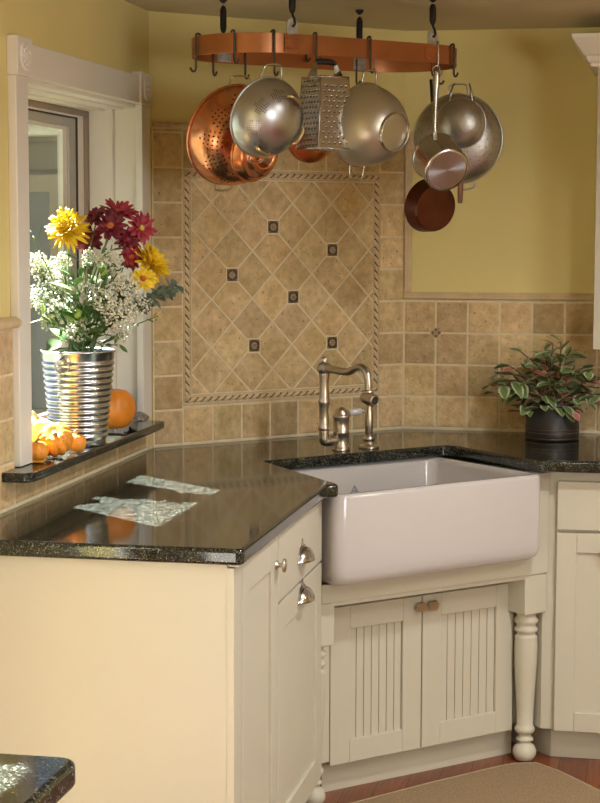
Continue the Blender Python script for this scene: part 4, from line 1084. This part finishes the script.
# ------------------------------------------------------------------ potted plant
PC = V((1.182, -.19, .9145))
pp = thing('potted_plant', PC, 'trailing variegated green and pink plant in a ringed black pot on the right counter', 'plant')
b = MB(); b.lathe([(.0005, .002), (.078, .002), (.082, 0), (.084, .004), (.0845, .018), (.0845, .022), (.0835, .024), (.085, .046), (.0835, .048), (.086, .105), (.088, .110), (.088, .117), (.084, .118), (.080, .112), (.078, .095), (.0005, .095)], Matrix.Translation(PC), 44); b.build('pot', potm, pp, smooth=True)
b = MB()
for z, r in ((.0245, .0845), (.0345, .0848), (.0065, .0848)):
    b.tube([PC + V((r * math.cos(2 * math.pi * k / 44), r * math.sin(2 * math.pi * k / 44), z)) for k in range(44)], .0016, 6, None, 0, True)
b.build('pot_rings', potring, pp, smooth=True)
b = MB(); b.lathe([(.080, .098), (.05, .104), (.0005, .106)], Matrix.Translation(PC), 20); b.build('soil', soilm, pp)
random.seed(21)
lv = MB().color(); stb = MB()
def pleaf(p, d, L, W, bend, pink):
    F = axis_frame(p, d); Mx = frame(p, d.normalized(), F.to_3x3() @ V((1, 0, 0)), F.to_3x3() @ V((0, 1, 0))) @ Matrix.Rotation(random.uniform(-.5, .5), 4, 'X')
    g = random.uniform(1.0, 1.65); base = (.10 * g, .155 * g, .055 * g); edge = (.34 * g, .36 * g, .21 * g)
    if pink: base = (.34 * g, .11 * g, .10 * g); edge = (.46 * g, .22 * g, .19 * g)
    n = 6; rows = []
    for k in range(n + 1):
        t = k / n; w = W * .5 * math.sin(math.pi * min(.985, .04 + .95 * t)) ** .8; z = -L * bend * t * t
        rows.append(lv.verts([(L * t, -w, z + .15 * w), (L * t, -w * .62, z + .06 * w), (L * t, 0, z), (L * t, w * .62, z + .06 * w), (L * t, w, z + .15 * w)], Mx))
    for k in range(n):
        for j in range(4):
            f_ = lv.face([rows[k][j], rows[k][j + 1], rows[k + 1][j + 1], rows[k + 1][j]])
            if f_: lv.paint([f_], edge if j in (0, 3) else base)
BWp = (PC - CP).dot(CF)
ends = [(492, 386), (497, 394), (502, 372), (510, 366), (521, 352), (533, 360), (546, 352), (553, 345), (561, 342), (545, 350), (563, 358), (575, 366), (588, 372), (597, 380), (598, 396), (590, 402), (583, 368), (566, 384), (530, 415), (540, 408), (520, 384), (512, 392), (556, 402), (548, 372), (575, 390), (605, 388), (610, 376), (535, 378), (570, 350), (600, 405), (506, 380), (526, 400), (524, 412), (546, 416), (562, 406), (538, 398), (572, 412), (552, 384), (543, 366), (494, 378)]
for (px, py) in ends:
    e = atw(px, py, BWp + random.uniform(-.10, .06))
    e.y = min(e.y, -.04)
    r0 = PC + V((random.uniform(-.05, .05), random.uniform(-.05, .05), .100)); mid = (r0 + e) * .5 + V((0, 0, .035))
    stb.tube([r0, mid, e], .0017, 5, None, 2)
    for k in range(4):
        t = .45 + .19 * k; p = (r0 * (1 - t) ** 2 + mid * 2 * t * (1 - t) + e * t * t) if t < 1 else e
        for sd_ in ((-1, 1) if k < 3 else (1,)):
            out = (e - r0); out.z *= .3; out.normalize(); sid = out.cross(ZD) * sd_
            d = out * random.uniform(.2, .8) + sid * random.uniform(.5, 1) + ZD * random.uniform(-.35, .45)
            if p.y + d.normalized().y * .05 > -.02: d.y = -abs(d.y)
            pleaf(p, d, random.uniform(.042, .068), random.uniform(.026, .040), random.uniform(0, .5), random.random() < .16)
tag(lv.build('leaves', plantm, pp, smooth=True)); stb.build('stems', mat('purple stem', (.12, .05, .04), .6), pp, smooth=True)

# ------------------------------------------------------------------ rug on the floor
def bez(pts, n=10): return pts
rp = [(.60, -1.285), (.71, -1.161), (.895, -.942), (1.077, -.74), (1.126, -.70), (1.181, -.69), (1.252, -.753), (1.372, -.916), (1.50, -1.10), (1.50, -2.2), (.69, -2.2)]
rp = rounded(rp, {0: .05, 4: .03, 6: .03, 9: .05, 10: .05})
rt_ = thing('floor_mat', (1.15, -1.5, 0), 'tan woven mat on the wood floor in front of the sink cabinet', 'mat')
mb = MB(); mb.prism(rp, .001, .009); mb.build('mat_field', rugm, rt_)
mb = MB(); mb.tube([(x, y, .0055) for x, y in rp], .005, 6, None, 0, True); mb.build('binding', rugedge, rt_, smooth=True)

# ------------------------------------------------------------------ island in the foreground
isl = thing('island_cabinet', (.4, -4.4, 0), 'white island cabinet under the granite corner at the lower left', 'cabinet')
mb = MB(); mb.box((.05, -5.2, .09), (.755, -3.80, .8775)); mb.build('body', trimw, isl)
mb = MB(); mb.box((.10, -5.2, 0), (.70, -3.85, .089)); mb.build('toe_kick', trimw, isl)
for k in range(2): shaker(isl, frame(V((.7555, -5.18 + .69 * k, .11)), V((0, 1, 0)), ZD, V((1, 0, 0))), .67, .75, t=.018)
mb = MB(); mb.prism(rounded([(.02, -5.25), (.795, -5.25), (.795, -3.748), (.02, -3.748)], {2: .03}), .8785, .914); w = mb.build('island_worktop', granite, None, bevel=.009, seg=4)
tag(w, 'separate dark granite worktop corner at the lower left foreground', 'worktop')

# ------------------------------------------------------------------ outdoors
mb = MB(); mb.box((-30, -20, -.5), (-.2, 30, -.4)); g_ = mb.build('ground', ground_m); struct(g_, 'ground outside the window', 'ground')
hs = thing('neighbour_house', (-3, 5, -.4), 'grey sided outbuilding with a white gutter seen through the window', 'building')
mb = MB()
for k in range(16): mb.box((-5.5, 4.2 - .006 * (k % 2), -.4 + .165 * k), (-.9, 4.5, -.4 + .165 * (k + 1) - .012))
mb.box((-5.5, 4.215, -.4), (-.9, 4.5, 2.16)); mb.build('siding', siding, hs)
mb = MB(); mb.box((-5.7, 3.95, 2.095), (-.7, 4.1, 2.165)); mb.build('gutter', gutter, hs, bevel=.02)
mb = MB(); mb.prism([(3.93, 2.19), (7.5, 3.4), (7.5, 3.3), (3.98, 2.165)], -5.7, -.7, frame(V((0, 0, 0)), V((0, 1, 0)), ZD, V((1, 0, 0)))); mb.build('roof', mat('dark shingles', (.006, .007, .006), .9, var=.3, vscale=6), hs)
mb = MB(); ringframe_pts = ((-2.45, -2.38), (-2.0, -1.95), (-1.45, -1.38))
for a, b_ in ringframe_pts: mb.box((a, 4.13, .5), (b_, 4.2, 1.82))
mb.box((-2.45, 4.12, 1.78), (-1.38, 4.2, 1.88)); mb.box((-2.45, 4.12, .44), (-1.38, 4.2, .5)); wf = mb.build('window_frame', mat('weathered window frame', (.20, .185, .17), .7), hs)
mb = MB(); mb.box((-2.4, 4.16, .5), (-1.4, 4.19, 1.8)); mb.build('pane', darkglass, wf)
random.seed(3)
tr = thing('tree', (-4.5, 13.5, -.4), 'dark tree behind the outbuilding outside', 'tree')
b = MB(); b.cyl((-4.5, 13.5, -.4), (-4.5, 13.5, 3), .2, .12); b.build('trunk', barkm, tr)
b = MB()
for k in range(1600):
    p = V((random.gauss(-4.5, 1.6), random.gauss(13.5, .9), random.gauss(4.2, 1.1))); d = V((random.gauss(0, 1), random.gauss(0, 1), random.gauss(0, 1))).normalized()
    F = axis_frame(p, d); leaf(b, F, .34, .2, .2, 3)
tag(b.build('foliage', greenl, tr), kind='stuff')

# ------------------------------------------------------------------ light
w = bpy.data.worlds.new('sky'); SC.world = w; w.use_nodes = True; nt = w.node_tree
bg = nt.nodes['Background']; sky = nt.nodes.new('ShaderNodeTexSky'); sky.sky_type = 'NISHITA'; sky.sun_disc = False; sky.sun_elevation = R_(51); sky.sun_rotation = R_(-50)
nt.links.new(sky.outputs[0], bg.inputs['Color']); bg.inputs['Strength'].default_value = .11
sd = bpy.data.lights.new('sun', 'SUN'); so = bpy.data.objects.new('sun', sd); COL.objects.link(so)
sd.energy = 105; sd.angle = R_(.6); sd.color = (1, .97, .92)
el = R_(51); dirv = V((.775 * math.cos(el), -.632 * math.cos(el), -math.sin(el)))
so.rotation_euler = dirv.to_track_quat('-Z', 'Y').to_euler(); so.location = (-4, 3, 5)
def can(x, y, p, size=.16, col=(1, .985, .95), spread=160, z=CZ - .012):
    l = bpy.data.lights.new('downlight', 'AREA'); l.shape = 'DISK'; l.size = size; l.energy = p; l.color = col; l.spread = R_(spread)
    o = bpy.data.objects.new('downlight', l); COL.objects.link(o); o.location = (x, y, z); return o
can(1.75, -1.9, 20); can(1.15, -3.9, 9); can(2.7, -3.0, 20); can(1.2, -5.4, 8); can(2.9, -5.0, 12); can(3.1, -1.5, 12)
# added fill light just inside the side wall, which has no window
l = bpy.data.lights.new('side_fill', 'AREA'); l.shape = 'RECTANGLE'; l.size = 1.9; l.size_y = 1.15; l.energy = 88; l.color = (.94, 1, 1.08)
o = bpy.data.objects.new('side_fill', l); COL.objects.link(o); o.location = (XE - .03, -5.3, 1.5); o.rotation_euler = (R_(90), 0, R_(90))
# ------------------------------------------------------------------ view
SC.view_settings.view_transform = 'Standard'; SC.view_settings.look = 'None'; SC.view_settings.gamma = 1; SC.view_settings.exposure = -0.04
SC.view_settings.use_curve_mapping = False
SC.cycles.use_denoising = True
SC.cycles.max_bounces = 8; SC.cycles.diffuse_bounces = 5; SC.cycles.transparent_max_bounces = 12
SC.cycles.caustics_reflective = False; SC.cycles.sample_clamp_indirect = 6
